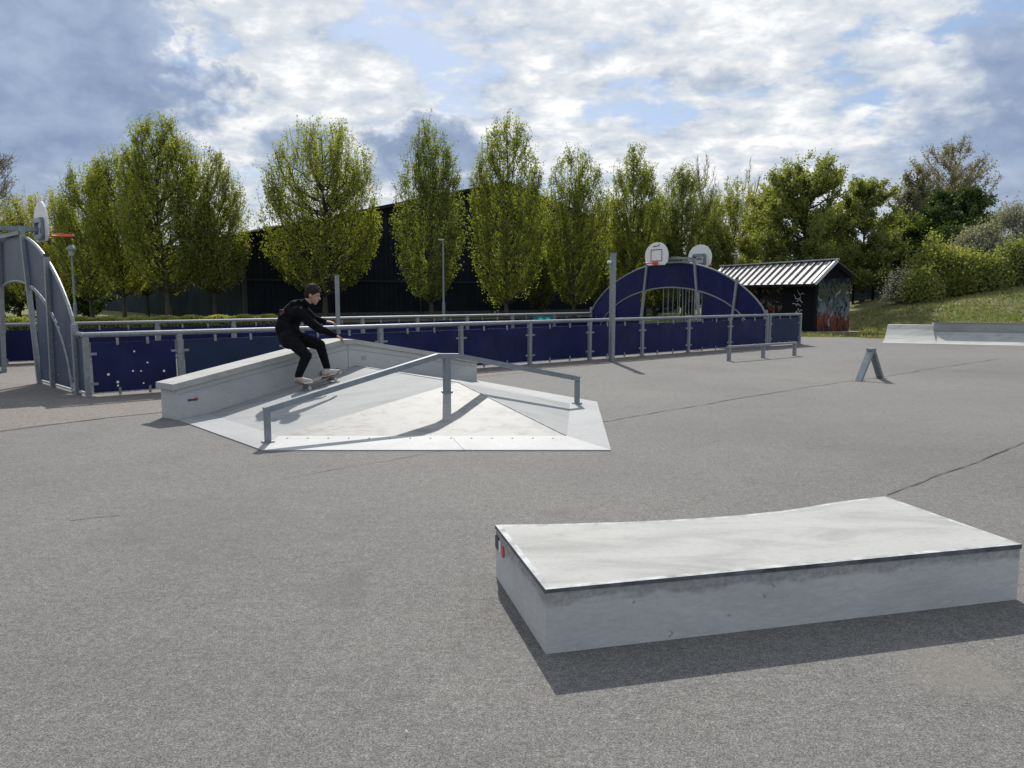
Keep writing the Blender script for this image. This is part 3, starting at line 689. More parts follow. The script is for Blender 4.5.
def hoop(label, base, direc, reach, zc=3.06, zbeam=2.86, ring_dz=0.06, S=0.81, group='basketball hoops on the goal walls'):
    """base: point on the goal wall at the beam's foot; direc: where the board faces"""
    direc = Vector(direc).normalized(); s = V(-direc.y, direc.x, 0)
    t = thing('basketball_hoop', label, 'basketball hoop', (base[0], base[1], 0), 0, group)
    o = V(0, 0, 0)
    bm = BM()
    for k in (-0.09, 0.09): bar(bm, o - direc * 0.25 + s * k + V(0, 0, zbeam), o + direc * (reach - 0.06) + s * k + V(0, 0, zbeam), 0.055, 0.075)
    pieces('beam', bm, 'rail_blue', t)
    c = o + direc * reach
    bm = BM(); w, h = 0.60, 0.46                       # fan-shaped board
    pts = []
    zb = zc - 0.42
    pts += [(-0.44, zb), (0.44, zb), (0.58, zb + 0.12), (0.62, zb + 0.36)]
    for k in range(0, 13):
        a = PI * k / 12; pts.append((0.62 * math.cos(a), zb + 0.40 + 0.56 * math.sin(a)))
    pts += [(-0.62, zb + 0.36), (-0.58, zb + 0.12)]
    prism(bm, [c + s * (x * S) + V(0, 0, zb + (z - zb) * S) for x, z in pts], direc * 0.028); bd = obj('backboard', bm, 'white', t)
    Q = lambda x, z, o_: c + s * (x * S) + direc * o_ + V(0, 0, zb + (z - zb) * S)
    bm = BM()
    for (x0, z0, x1, z1) in ((-0.29, zb + 0.17, 0.29, zb + 0.17), (-0.29, zb + 0.64, 0.29, zb + 0.64), (-0.29, zb + 0.17, -0.29, zb + 0.64), (0.29, zb + 0.17, 0.29, zb + 0.64)):
        bar(bm, Q(x0, z0, 0.030), Q(x1, z1, 0.030), 0.028, 0.004, up=direc)
    obj('target_square', bm, 'black', bd)
    bm = BM()
    for k in range(6):
        x = -0.17 + k * 0.052; bar(bm, Q(x, zb + 0.755 + 0.010 * k, 0.030), Q((x + 0.035), zb + 0.79 + 0.012 * (k % 3), 0.030), 0.035, 0.004, up=direc)
    bar(bm, Q(0.10, zb + 0.78, 0.030), Q(0.17, zb + 0.88, 0.030), 0.03, 0.004, up=direc)
    obj('logo', bm, 'black', bd)
    bm = BM()                                        # steel bracket behind
    for (x0, z0, x1, z1) in ((-0.30, zb + 0.10, 0.30, zb + 0.10), (-0.30, zb + 0.50, 0.30, zb + 0.50), (-0.30, zb + 0.10, -0.30, zb + 0.50), (0.30, zb + 0.10, 0.30, zb + 0.50)):
        bar(bm, Q(x0, z0, -0.035), Q(x1, z1, -0.035), 0.09, 0.06, up=direc)
    obj('bracket', bm, 'rail_blue', t)
    bm = BM(); rc = c + direc * (0.03 + 0.10 + 0.225) + V(0, 0, zb + ring_dz)
    for dz in (0,):
        ring = [rc + (direc * math.cos(a) + s * math.sin(a)) * 0.225 + V(0, 0, dz) for a in [2 * PI * k / 28 for k in range(29)]]
        tube(bm, ring, 0.014, 6, caps=False)
    bar(bm, c + direc * 0.03 + V(0, 0, zb + ring_dz), c + direc * 0.14 + V(0, 0, zb + ring_dz), 0.16, 0.10)
    rm = obj('rim', bm, 'orange', t)
    return t

# right goal
eR = (far_end - n1).normalized(); LR = (far_end - n1).length; nR = V(eR.y, -eR.x, 0)
if nR.dot(-n1) < 0: nR = -nR                        # towards the court and the camera
gR, PR = goal('tall arched navy goal wall at the right end of the court, with a barred goal mouth', n1 + nR * 0.03, eR, nR, LR / 2, LR / 2 - 0.02, (2.5, 2.72), (1.36, 1.02), 2.78, 'navy', None, cage=-1)
hoop('white basketball board facing the court with orange rim, above the right arched wall', PR(-0.05, 0, 0.0), nR, 0.85, zc=3.08, zbeam=2.90)
hoop('white basketball board turned away, steel bracket showing, above the right arched wall', PR(-0.30, 0, 0.0), -nR, 1.25, zc=3.08, zbeam=2.92)
# left goal
eL = V(-0.70, 0.714, 0).normalized(); nLv = V(-eL.y, eL.x, 0)
if nLv.dot(-n0) < 0: nLv = -nLv                     # camera side
gL, PL = goal('slate blue arched goal wall at the left picture edge, seen from outside at a slant', n0, eL, nLv, 4.22, 3.74, (2.32, 2.46), (1.42, 0.9), 2.78, 'slate', None, cage=False)
hoop('white basketball board seen edge on with orange rim, above the left goal wall', PL(-0.15, 0, 0.0), -nLv, 0.45, zc=3.10, zbeam=2.90, ring_dz=0.14)
bm = BM(); a = n0 + eL * 0.08; b = n0 + eL * 0.44
lf = thing('link_panel', 'narrow slate blue panel joining the left goal wall to the near court fence', 'fence panel', (0, 0, 0))
prism(bm, [a + V(0, 0, .09), b + V(0, 0, .09), b + V(0, 0, 0.94), a + V(0, 0, 0.94)], nLv * 0.012); obj('panel', bm, 'slate', lf)
bm = BM(); tube(bm, [a + V(0, 0, 1.0), b + V(0, 0, 1.0)], 0.042, 12); obj('top_rail', bm, 'galv', lf)
bm = BM(); bar(bm, a + V(0, 0, .06), b + V(0, 0, .06), 0.05, 0.03); obj('bottom_rail', bm, 'edge_steel', lf)

# ------------------------------------------------------------------ posts and lamps
def square_post(label, x, y, h, w, cam_=True):
    t = thing('steel_post', label, 'post', (x, y, 0))
    bm = BM(); bar(bm, V(0, 0, 0), V(0, 0, h), w, w, up=V(.77, .64, 0)); bevel(bm, 0.01, 2); obj('shaft', bm, 'galv', t)
    bm = BM(); bar(bm, V(0, 0, h), V(0, 0, h + 0.02), w + 0.02, w + 0.02, up=V(.77, .64, 0)); obj('cap', bm, 'galv_dull', t)
    if cam_:
        bm = BM(); tube(bm, [V(-w * 0.45, -0.03, h - 0.2), V(-w * 0.45 - 0.09, -0.06, h - 0.2)], 0.035, 12); obj('small_fitting', bm, 'white', t)
    return t
square_post('tall grey steel post standing against the near court fence left of the arched wall', 2.46, 18.95, 2.63, 0.11)
square_post('short plain grey post behind the far court fence, right of the skater', D(337.5, 300, 22.6).x, 22.6, 2.2, 0.095, False)
def street_lamp(label, u, vtop, Yd, kind):
    p = D(u, vtop, Yd); t = thing('street_lamp', label, 'street lamp', (p.x, Yd, 0), 0, 'lamps standing among the trees'); h = p.z
    bm = BM(); tube(bm, [V(0, 0, 0), V(0, 0, 1.2), V(0, 0, 1.25), V(0, 0, h - 0.5 if kind == 'cone' else h - 0.1)], [0.09, 0.09, 0.06, 0.05], 12); obj('pole', bm, 'galv', t)
    if kind == 'cone':
        bm = BM(); tube(bm, [V(0, 0, h - 0.55), V(0, 0, h - 0.25)], [0.11, 0.16], 16); obj('lamp_glass', bm, 'lamp_glass', t)
        bm = BM(); tube(bm, [V(0, 0, h - 0.26), V(0, 0, h - 0.2), V(0, 0, h - 0.02), V(0, 0, h)], [0.27, 0.26, 0.10, 0.03], 18); obj('lamp_hood', bm, 'galv_dull', t)
    else:
        bm = BM(); bar(bm, V(-0.26, 0, h - 0.05), V(0.06, 0, h - 0.07), 0.16, 0.07); bevel(bm, 0.02, 2); obj('lamp_head', bm, 'trim_pale', t)
        bm = BM(); bar(bm, V(-0.24, 0, h - 0.094), V(-0.05, 0, h - 0.106), 0.12, 0.02); obj('lamp_glass', bm, 'lamp_glass', t)
street_lamp('slim lamp with a conical hood, beside the left goal wall', 71, 245, 40, 'cone')
street_lamp('slim pale lamp with a small flat head below the third tree crown, mid picture', 443, 238.5, 44, 'flat')
street_lamp('thin lamp whose pale flat head shows just left of the shed roof', 736, 253, 47, 'flat')

# ------------------------------------------------------------------ large hall
ha = V(-16.6, 48, 0); hb = V(15.5, 72, 0); hw = V(-0.6, 0.8, 0) * 80; he = 5.3; hr = 10.1
hall = thing('industrial_hall', 'very dark metal clad hall with a shallow gable roof behind the row of trees', 'building', (0, 0, 0))
def ribbed(a, b, ztop, mat, name, out):
    e = (b - a); Lw = e.length; e.normalize(); bm = BM(); prev = None; k = 0; s = 0.0
    seq = []
    while s < Lw:
        for ds, o in ((0, 0), (0.16, 0), (0.20, 0.05), (0.30, 0.05), (0.34, 0)):
            if s + ds <= Lw: seq.append((s + ds, o))
        s += 0.38
    if seq[-1][0] < Lw: seq.append((Lw, 0))
    for s, o in seq:
        p = a + e * s + out * o; v0 = bm.verts.new(V(p.x, p.y, 0)); v1 = bm.verts.new(V(p.x, p.y, ztop(s / Lw)))
        if prev and (v0.co - prev[0].co).length > 1e-5: bm.faces.new((prev[0], v0, v1, prev[1]))
        prev = (v0, v1)
    return obj(name, bm, mat, hall)
hout = V(0.6, -0.8, 0)
ribbed(ha, hb, lambda s: he + (hr - he) * (1 - abs(2 * s - 1)), 'clad', 'gable_wall', hout)
ribbed(ha + hw, ha, lambda s: he, 'clad_side', 'side_wall', V(-0.8, -0.6, 0))
mid = (ha + hb) / 2
up = lambda p, z: V(p.x, p.y, z)
od = (hb - ha).normalized(); ov = -od * 0.5; fo = hout * 0.35
bm = BM(); prism(bm, [up(ha + ov + fo, he - 0.12), up(mid + fo, hr + 0.02), up(mid + hw, hr + 0.02), up(ha + ov + hw, he - 0.12)], (0, 0, 0.14))
prism(bm, [up(mid + fo, hr + 0.03), up(hb - ov + fo, he - 0.11), up(hb - ov + hw, he - 0.11), up(mid + hw, hr + 0.03)], (0, 0, 0.14)); obj('roof', bm, 'roof_dark', hall)
bm = BM(); bar(bm, up(ha + ov + fo * 1.05, he - 0.10), up(mid + fo * 1.05, hr + 0.05), 0.05, 0.22); bar(bm, up(mid + fo * 1.05, hr + 0.05), up(hb - ov + fo * 1.05, he - 0.1), 0.05, 0.22); pieces('verge_trim', bm, 'roof_dark', hall)
bm = BM(); bar(bm, up(ha + ov + fo * 1.2, he + 0.02), up(ha.lerp(mid, 0.11) + fo * 1.2, he + (hr - he) * 0.11 + 0.14), 0.06, 0.10); obj('pale_flashing', bm, 'trim_pale', hall)
bm = BM(); bar(bm, up(ha + hout * 0.12, 0), up(ha + hout * 0.12, he - 0.1), 0.22, 0.22, up=V(.8, .6, 0)); obj('corner_trim', bm, 'black', hall)
bm = BM(); bar(bm, up(ha + hout * 0.08, 2.6), up(hb + hout * 0.08, 2.6), 0.05, 0.10); obj('sheet_joint', bm, 'clad_side', hall)
bm = BM(); bar(bm, up(ha + hout * 0.08, 0.25), up(hb + hout * 0.08, 0.25), 0.06, 0.45); obj('plinth', bm, 'fence_grey', hall)
for s in (0.30, 0.62):
    q = ha.lerp(mid, s) + hout * 0.12; bm = BM(); bar(bm, up(q, 0), up(q, he + (hr - he) * s - 0.2), 0.1, 0.1, up=V(.8, .6, 0)); obj('downpipe', bm, 'black', hall)

# ------------------------------------------------------------------ shed with graffiti
sh = thing('shelter_shed', 'small dark open fronted shed with pale ribbed metal roof and graffiti covered end wall', 'shed', (0, 0, 0))
A = V(13.45, 34.0, 0); w1 = V(0.94, 0.34, 0).normalized(); w2 = V(-0.34, 0.94, 0).normalized(); WW = 1.78; LL = 7.8
ze_w = 2.2; zrg = 3.10; sr = 0.62
bm = BM(); q = lambda s, z, l=0.0: A + w1 * s + w2 * l + V(0, 0, z)
prism(bm, [q(0, 0), q(WW, 0), q(WW, 2.42), q(sr, zrg - 0.06), q(0, ze_w + .1)], w2 * 0.10); obj('end_wall', bm, 'graffiti', sh)
bm = BM(); prism(bm, [q(-0.02, 2.30, -.012), q(WW, 2.42, -.012), q(sr, zrg - 0.07, -.012), q(0.3, 2.7, -.012)], w2 * 0.01); obj('gable_board', bm, 'shed_wall', sh)
bm = BM(); prism(bm, [q(0, 0, LL), q(WW, 0, LL), q(WW, 2.42, LL), q(sr, zrg - 0.06, LL), q(0, ze_w, LL)], w2 * -0.10); obj('far_end_wall', bm, 'shed_wall', sh)
bm = BM(); prism(bm, [q(WW - 0.1, 0, .1), q(WW - 0.1, 0, LL - .1), q(WW - 0.1, 2.40, LL - .1), q(WW - 0.1, 2.40, .1)], w1 * 0.1); obj('back_wall', bm, 'graffiti_in', sh)
bm = BM(); prism(bm, [q(0.0, 0, .1), q(0.0, 0, LL * 0.30), q(0.0, 2.15, LL * 0.30), q(0.0, 2.15, .1)], w1 * 0.1); fw = obj('front_wall', bm, 'shed_wall', sh)
rnd = random.Random(4); bm = BM()                    # loose white sprayed strokes on the front
for c_ in range(7):
    z0 = 1.75 - c_ * 0.2; l0 = 0.95 + 0.18 * (c_ % 2)
    pts = [q(-0.012, z0 + rnd.uniform(-.13, .13), l0 + 0.11 * j + rnd.uniform(-.08, .08)) for j in range(5)]
    tube(bm, pts, 0.013, 5)
pieces('sprayed_stroke', bm, 'white', fw)
for l in (0.04, LL * 0.5, LL - .04):
    bm = BM(); p = q(-0.12, 0, l); bar(bm, p, p + V(0, 0, 2.15), 0.1, 0.1, up=w1); obj('post', bm, 'shed_wall', sh)
ov1 = 0.55; zfe = 2.08
bm = BM(); prism(bm, [q(-ov1, zfe, -.35), q(sr, zrg, -.35), q(sr, zrg, LL + .3), q(-ov1, zfe, LL + .3)], (0, 0, 0.05))
rf = obj('roof', bm, 'shed_roof', sh); bm = BM()
prism(bm, [q(sr + .005, zrg, -.35), q(WW + .06, 2.40, -.35), q(WW + .06, 2.40, LL + .3), q(sr + .005, zrg, LL + .3)], (0, 0, 0.05)); obj('rear_roof', bm, 'shed_rib', sh)
bm = BM()
for i in range(17):
    l = -0.15 + i * (LL + .3) / 16.6
    bar(bm, q(-ov1 + .01, zfe + 0.08, l), q(sr - .03, zrg + 0.08, l), 0.075, 0.06)
pieces('roof_rib', bm, 'shed_rib', rf)
bm = BM(); bar(bm, q(sr, zrg + .10, -.37), q(sr, zrg + .10, LL + .32), 0.28, 0.05); bar(bm, q(-ov1, zfe + 0.04, -.37), q(sr, zrg + 0.05, -.37), 0.09, 0.15); pieces('ridge_cap', bm, 'trim_pale', rf)
bm = BM(); bar(bm, q(-ov1 - .03, zfe - 0.02, -.35), q(-ov1 - .03, zfe - .02, LL + .3), 0.06, 0.12); obj('gutter', bm, 'shed_wall', rf)
bm = BM(); box(bm, (0, 0, 0), (1, 1, 1), Matrix.Identity(4)); bm.free()
bm = BM(); prism(bm, [q(-0.3, -0.0, -.5), q(WW + .3, 0, -.5), q(WW + .3, 0, .3), q(-.3, 0, .3)], (0, 0, 0.03)); tag(obj('concrete_slab', bm, 'conc_dark'), 'thin concrete slab at the foot of the graffiti wall', 'slab')

# low dark fence beneath the right-hand trees
t = thing('field_fence', 'low dark grey board fence in the shade under the trees right of the shed', 'fence', (0, 0, 0))
bm = BM(); p0 = D(852, 309, 47); p1 = D(912, 306, 46)
p0.z = p1.z = 0
for i in range(5):
    z = 0.25 + i * 0.24; bar(bm, p0 + V(0, 0, z + float(hillz(p0.x, p0.y))), p1 + V(0, 0, z + float(hillz(p1.x, p1.y)) * .9), 0.03, 0.2)
pieces('board', bm, 'fence_grey', t)
for i in range(4):
    p = p0.lerp(p1, i / 3) + V(0, -.05, float(hillz(*p0.lerp(p1, i / 3).to_2d())) - .1); bm = BM(); bar(bm, p, p + V(0, 0, 1.5), 0.1, 0.1, up=V(1, 0, 0)); obj('post', bm, 'shed_wall', t)

# ------------------------------------------------------------------ trees
def tubes_np(paths, radii, n=4):
    """paths list of (k,3) arrays, radii list of (k,) -> verts, quads"""
    cos, quads, off = [], [], 0
    ang = np.arange(n) * 2 * PI / n
    for P, r in zip(paths, radii):
        k = len(P); d = np.gradient(P, axis=0); d /= np.linalg.norm(d, axis=1, keepdims=True) + 1e-9
        ref = np.where(np.abs(d[:, 2:3]) > 0.8, np.array([[1.0, 0, 0]]), np.array([[0, 0, 1.0]]))
        ref = np.repeat(ref[:1], k, 0) if k else ref
        s = np.cross(d, ref); s /= np.linalg.norm(s, axis=1, keepdims=True) + 1e-9; u = np.cross(d, s)
        ring = P[:, None] + (s[:, None] * np.cos(ang)[None, :, None] + u[:, None] * np.sin(ang)[None, :, None]) * r[:, None, None]
        cos.append(ring.reshape(-1, 3)); i = np.arange(k * n).reshape(k, n) + off
        a = i[:-1]; b = i[1:]
        quads.append(np.stack([a, np.roll(a, -1, 1), np.roll(b, -1, 1), b], -1).reshape(-1, 4)); off += k * n
    return np.concatenate(cos), np.concatenate(quads)
def leaves_np(P, size, rng, up=0.0):
    n = len(P); a = rng.normal(size=(n, 3)); a[:, 2] += up; a /= np.linalg.norm(a, axis=1, keepdims=True)
    b = rng.normal(size=(n, 3)); b -= a * (a * b).sum(1, keepdims=True); b /= np.linalg.norm(b, axis=1, keepdims=True)
    s = (size * rng.uniform(0.6, 1.35, n))[:, None]
    co = np.stack([P - a * s * .5, P + b * s * .32, P + a * s * .5, P - b * s * .32], 1).reshape(-1, 3)
    return co, np.arange(4 * n).reshape(-1, 4)
PROF = {
    'oval': [(0, .30), (.08, .60), (.2, .86), (.35, .98), (.5, 1.0), (.65, .95), (.8, .80), (.92, .54), (.97,.36), (1, .12)],
    'column': [(0, .3), (.1, .70), (.25, .92), (.45, 1.0), (.65, .90), (.8, .72), (.92, .48), (1, .12)],
    'vase': [(0, .25), (.12, .62), (.3, .88), (.5, .98), (.68, .98), (.84, .78), (.94, .5), (1, .2)],
    'round': [(0, .35), (.1, .70), (.25, .95), (.45, 1.0), (.65, .95), (.82, .74), (.94, .42), (1, .12)],
    'bush': [(0, .85), (.2, 1.0), (.5, .95), (.75, .7), (.92, .4), (1, .12)],
}
def make_tree(label, u, vtop, vbot, halfpx, Yd, prof='oval', leaf='leaf_horn', seed=1, nl=11000, ls=0.115, nb=70, vertical=0.75, name='tree', cat='tree', group=None, bare=False, bark='bark', scatter=0.10, z0=None, tr=0.13, asym=0.0, shell=0.35):
    rng = np.random.default_rng(seed)
    base = D(u, 300, Yd); x = base.x; zg = float(hillz(x, Yd)) if z0 is None else z0
    ztop = D(u, vtop, Yd).z - zg; zb = max(0.15, D(u, vbot, Yd).z - zg); rad = halfpx * Yd / F
    t = thing(name, label, cat, (x, Yd, zg - 0.05), 0, group)
    hc = ztop - zb; pr = np.array(PROF[prof])
    az = rng.uniform(0, 2 * PI, nb); hx_ = np.linspace(0.03, 1, 60); wgt = np.interp(hx_, pr[:, 0], pr[:, 1]) ** 1.3 * (0.55 + hx_); ht = rng.choice(hx_, nb, p=wgt / wgt.sum()) + rng.uniform(-.008, .008, nb)
    la_ = 1.0 if vertical <= .5 else .45; lob = 1 + la_ * (0.13 * np.sin(3 * az + seed) + 0.08 * np.sin(5 * az + 2.3 * seed))
    rr = np.interp(ht, pr[:, 0], pr[:, 1]) * rad * np.where(rng.random(nb) < .68, rng.uniform(.85, 1.0, nb), rng.uniform(1 - 2 * shell, .85, nb)) * lob
    hs = zb + hc * np.clip(ht - vertical * rng.uniform(.45, .95, nb) * (0.25 + rr / (rad + 1e-6) * .45), -0.03, .8)
    paths, radii = [], []
    k = 9; tt = np.linspace(0, 1, k)
    th = zb + hc * 0.82; wob = rng.normal(scale=0.05, size=(8, 2)).cumsum(0) * min(1, rad * .5)
    trunk = np.stack([np.concatenate([[0], wob[:, 0]]), np.concatenate([[0], wob[:, 1]]), np.linspace(0, th, 9)], 1)
    trr = tr * (1 - 0.85 * tt ** 0.8); trr[0] *= 1.35
    tcos, tq = tubes_np([trunk], [trr], 8)
    cen = lambda z: np.array([np.interp(z, trunk[:, 2], trunk[:, 0]), np.interp(z, trunk[:, 2], trunk[:, 1])])
    pts = []
    for i in range(nb):
        c = cen(hs[i]); p0 = np.array([c[0], c[1], hs[i]])
        zt = zb + hc * ht[i]; p2 = np.array([math.cos(az[i]) * rr[i] + asym * rad * ht[i], math.sin(az[i]) * rr[i], zt])
        kx = .86 if vertical > .5 else .62; p1 = np.array([p2[0] * kx, p2[1] * kx, hs[i] + (zt - hs[i]) * (0.30 if vertical > .5 else .55)])
        P = ((1 - tt)[:, None] ** 2) * p0 + 2 * (tt * (1 - tt))[:, None] * p1 + (tt ** 2)[:, None] * p2
        P[1:-1] += rng.normal(scale=0.04 * rad ** .5, size=(k - 2, 3)); P = P[:]
        paths.append(P); radii.append(np.linspace(0.045, 0.008, k) * (tr / .13) * (0.7 + .6 * rng.random()))
        # twigs
        ntw = (12 if vertical > .5 else 10) if not bare else 22
        for j in range(ntw):
            f = rng.uniform(0.28, 1.0); idx = f * (k - 1); a_ = int(min(k - 2, idx)); q = P[a_] + (P[a_ + 1] - P[a_]) * (idx - a_)
            dd = (P[a_ + 1] - P[a_]); dd /= np.linalg.norm(dd) + 1e-9
            ddev = rng.normal(size=3) * (.55 if vertical > .5 else .85); ddev[2] = abs(ddev[2]) * (1.1 if vertical > .5 else .7)
            v = dd + ddev; v /= np.linalg.norm(v); ln_ = rng.uniform(.35, .95) * (0.35 + 0.22 * rad)
            Q = q + v * ln_ * np.array([0, .5, 1])[:, None]; Q[2, 2] += 0.08 * ln_
            pts.append((q, v, ln_))
            paths.append(Q); radii.append(np.array([.012, .009, .005]) * (1.0 if not bare else 1.25))
    if not bare and prof != 'bush' and vertical > .5:      # fine ascending shoots that fill the crown out to an even edge
        nf = nb * 8; wf = np.interp(hx_, pr[:, 0], pr[:, 1]) ** 2 + .02; hf = rng.choice(hx_, nf, p=wf / wf.sum()); af = rng.uniform(0, 2 * PI, nf)
        lf_ = 1 + 0.05 * np.sin(3 * af + seed) + 0.04 * np.sin(7 * af + 9 * hf)
        rf__ = np.interp(hf, pr[:, 0], pr[:, 1]) * rad * lf_ * rng.uniform(.30, 1.0, nf) ** .5
        for h_, a_, r_ in zip(hf, af, rf__):
            q = np.array([math.cos(a_) * r_, math.sin(a_) * r_, zb + hc * h_ - .35]); lean = .55 * r_ / (rad + .01) * (1.1 - h_)
            v = np.array([math.cos(a_) * lean, math.sin(a_) * lean, 1.0]) + rng.normal(scale=.14, size=3); v /= np.linalg.norm(v)
            ln_ = rng.uniform(.45, 1.0); pts.append((q, v, ln_)); paths.append(q + v * ln_ * np.array([0, .5, 1])[:, None]); radii.append(np.array([.012, .009, .004]))
    co, qd_ = tubes_np(paths, radii, 3)
    co = np.concatenate([tcos, co]); qd_ = np.concatenate([tq, qd_ + len(tcos)])
    lc = None
    if not bare or leaf:
        n_per = max(1, int(nl * 2.6) // len(pts)); PP = []
        for (q, v, ln_) in pts:
            m = rng.poisson(n_per * rng.choice([0.45, 1.0, 1.5]))
            if m: PP.append(q + v * (rng.uniform(-.05, 1.12, m) * ln_)[:, None] + rng.normal(scale=scatter, size=(m, 3)) * np.array([1, 1, 1.1]))
        PP = np.concatenate(PP); PP = PP[PP[:, 2] > 0.05]
        lc = leaves_np(PP, np.full(len(PP), ls), rng)
    obj('trunk', np_mesh('trunk', co, qd_), bark, t)
    if lc is not None: obj('crown', np_mesh('crown', *lc), leaf, t)
    return t

GR = 'row of upright trees along the hall'
hb_ = dict(group=GR, name='hornbeam_tree')
make_tree('broadest egg shaped tree standing alone left of centre before the dark hall', 325, 119, 290, 57, 46, 'oval', seed=11, nl=19000, nb=120, tr=.17, **hb_)
make_tree('narrow upright tree just right of the broad egg shaped one', 431, 121, 296, 34, 46, 'column', seed=12, nl=13000, nb=80, **hb_)
make_tree('tall narrow tree before the hall ridge, second to the right of the egg shaped one', 507, 116, 298, 39, 47, 'column', seed=13, nl=14000, nb=85, **hb_)
make_tree('flat topped upright tree left of the tall steel post', 574, 150, 300, 33, 50, 'vase', seed=14, nl=12500, nb=80, **hb_)
make_tree('slender pointed tree directly above the tall steel post', 632, 147, 300, 28, 52, 'column', seed=15, nl=13000, nb=70, **hb_)
make_tree('rounded bright green tree behind the left basketball board of the arched wall', 683, 168, 300, 35, 54, 'oval', 'leaf_mid', seed=16, nl=16000, nb=80, **hb_)
make_tree('narrow small tree behind the gap between arched wall and shed', 733, 180, 298, 29, 56, 'oval', 'leaf_mid', seed=17, nl=12500, nb=60, **hb_)
make_tree('low light tree filling the gap right of the slender pointed tree', 655, 194, 305, 24, 57, 'oval', 'leaf_mid', seed=18, nl=10000, nb=50, **hb_)
make_tree('low light tree in the gap left of the slender pointed tree', 603, 196, 305, 17, 58, 'oval', 'leaf_horn', seed=19, nl=6000, nb=50, **hb_)
make_tree('low bushy tree filling the gap between the two narrow trees mid picture', 541, 205, 305, 18, 58, 'oval', 'leaf_horn', seed=20, nl=5000, nb=45, **hb_)
make_tree('small pale tree between the rounded bright tree and the shed side gap', 710, 200, 305, 25, 60, 'oval', 'leaf_mid', seed=21, nl=9500, nb=50, **hb_)
GL = 'trees of the left clump'
make_tree('tallest tree of the left clump, with an open twin tip', 168, 119, 288, 43, 44, 'oval', seed=31, nl=16000, nb=105, tr=.17, group=GL, name='hornbeam_tree')
make_tree('rightmost tree of the left clump, leafy down to the hall wall', 214, 150, 288, 34, 46, 'round', 'leaf_mid', seed=32, nl=12000, nb=85, group=GL, name='hornbeam_tree')
make_tree('upright tree of the left clump just left of the tallest one', 124, 148, 292, 31, 47, 'oval', seed=33, nl=12500, nb=85, group=GL, name='hornbeam_tree')
make_tree('upright tree behind the left goal hoop and its rim', 92, 165, 296, 29, 50, 'oval', seed=34, nl=10500, nb=75, group=GL, name='hornbeam_tree')
make_tree('low yellow green tree above the left goal wall arch', 60, 188, 298, 26, 54, 'round', 'leaf_yel', seed=35, nl=8500, nb=60, group=GL)
make_tree('low yellow green tree directly behind the edge on basketball board', 32, 192, 298, 26, 56, 'round', 'leaf_yel', seed=36, nl=8500, nb=60, group=GL)
make_tree('low yellow green tree at the left picture edge', 2, 200, 298, 28, 58, 'round', 'leaf_yel', seed=37, nl=8000, nb=60, group=GL)
make_tree('slim dark tree deep in the left clump seen between bigger crowns', 147, 205, 292, 22, 58, 'oval', seed=38, nl=6000, nb=45, group=GL, name='hornbeam_tree')
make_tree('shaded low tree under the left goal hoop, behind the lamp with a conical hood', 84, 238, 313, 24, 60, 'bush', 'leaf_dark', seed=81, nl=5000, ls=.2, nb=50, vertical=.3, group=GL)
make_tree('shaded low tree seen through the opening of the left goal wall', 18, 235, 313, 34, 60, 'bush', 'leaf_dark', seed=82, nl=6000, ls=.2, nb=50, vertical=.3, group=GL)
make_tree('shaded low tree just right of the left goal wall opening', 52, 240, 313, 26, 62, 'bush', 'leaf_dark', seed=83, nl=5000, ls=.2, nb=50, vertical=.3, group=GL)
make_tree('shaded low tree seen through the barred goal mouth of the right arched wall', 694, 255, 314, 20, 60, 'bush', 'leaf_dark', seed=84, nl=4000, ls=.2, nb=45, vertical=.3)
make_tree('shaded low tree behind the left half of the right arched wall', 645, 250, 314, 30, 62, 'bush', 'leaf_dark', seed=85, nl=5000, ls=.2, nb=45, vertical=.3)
GB = 'bare trees in the background'
make_tree('tall still bare tree cut by the left picture edge', -8, 122, 280, 34, 70, 'round', 'leaf_brown', seed=41, nl=3200, ls=.14, nb=80, vertical=.4, bare=True, bark='bark_grey', group=GB, name='bare_tree')
make_tree('bare grey tree rising behind the slender pointed tree', 668, 155, 280, 17, 85, 'round', 'leaf_brown', seed=42, nl=600, nb=50, vertical=.6, bare=True, bark='bark_grey', group=GB, name='bare_tree')
make_tree('taller bare grey tree above the rounded bright tree', 699, 150, 280, 22, 85, 'round', 'leaf_brown', seed=43, nl=600, nb=60, vertical=.6, bare=True, bark='bark_grey', group=GB, name='bare_tree')
make_tree('bare grey tree just left of the broad leafy tree over the shed', 745, 158, 280, 18, 85, 'round', 'leaf_brown', seed=44, nl=500, nb=50, vertical=.6, bare=True, bark='bark_grey', group=GB, name='bare_tree')
GS = 'trees beyond the shed and the mound'
make_tree('broad leafy fresh green tree directly above the shed roof', 803, 156, 285, 50, 46, 'round', 'leaf_mid', seed=51, nl=22950, ls=0.136, nb=110, vertical=.4, tr=.2, group=GS, shell=.5)
make_tree('leafy green tree just right of the one above the shed roof', 862, 176, 290, 36, 47, 'round', 'leaf_mid', seed=52, nl=16200, ls=0.136, nb=80, vertical=.4, group=GS, shell=.5)
make_tree('smaller green tree left of the broad one above the shed', 765, 184, 290, 30, 50, 'round', 'leaf_mid', seed=53, nl=10125, ls=0.128, nb=60, vertical=.5, group=GS)
make_tree('tallest thin brownish tree on the right with a see through crown', 944, 133, 285, 40, 60, 'vase', 'leaf_brown', seed=54, nl=7560, ls=0.128, nb=85, vertical=.5, bare=True, bark='bark_grey', group=GS)
make_tree('brownish green tree left of the tallest thin one', 908, 160, 288, 26, 55, 'round', 'leaf_brown', seed=55, nl=8775, ls=0.136, nb=70, vertical=.4, bare=True, bark='bark_grey', group=GS)
make_tree('dark green dense tree with branches reaching right below the tallest thin one', 948, 190, 292, 42, 50, 'round', 'leaf_dark', seed=56, nl=17550, ls=0.160, nb=85, vertical=.15, group=GS, asym=.15)
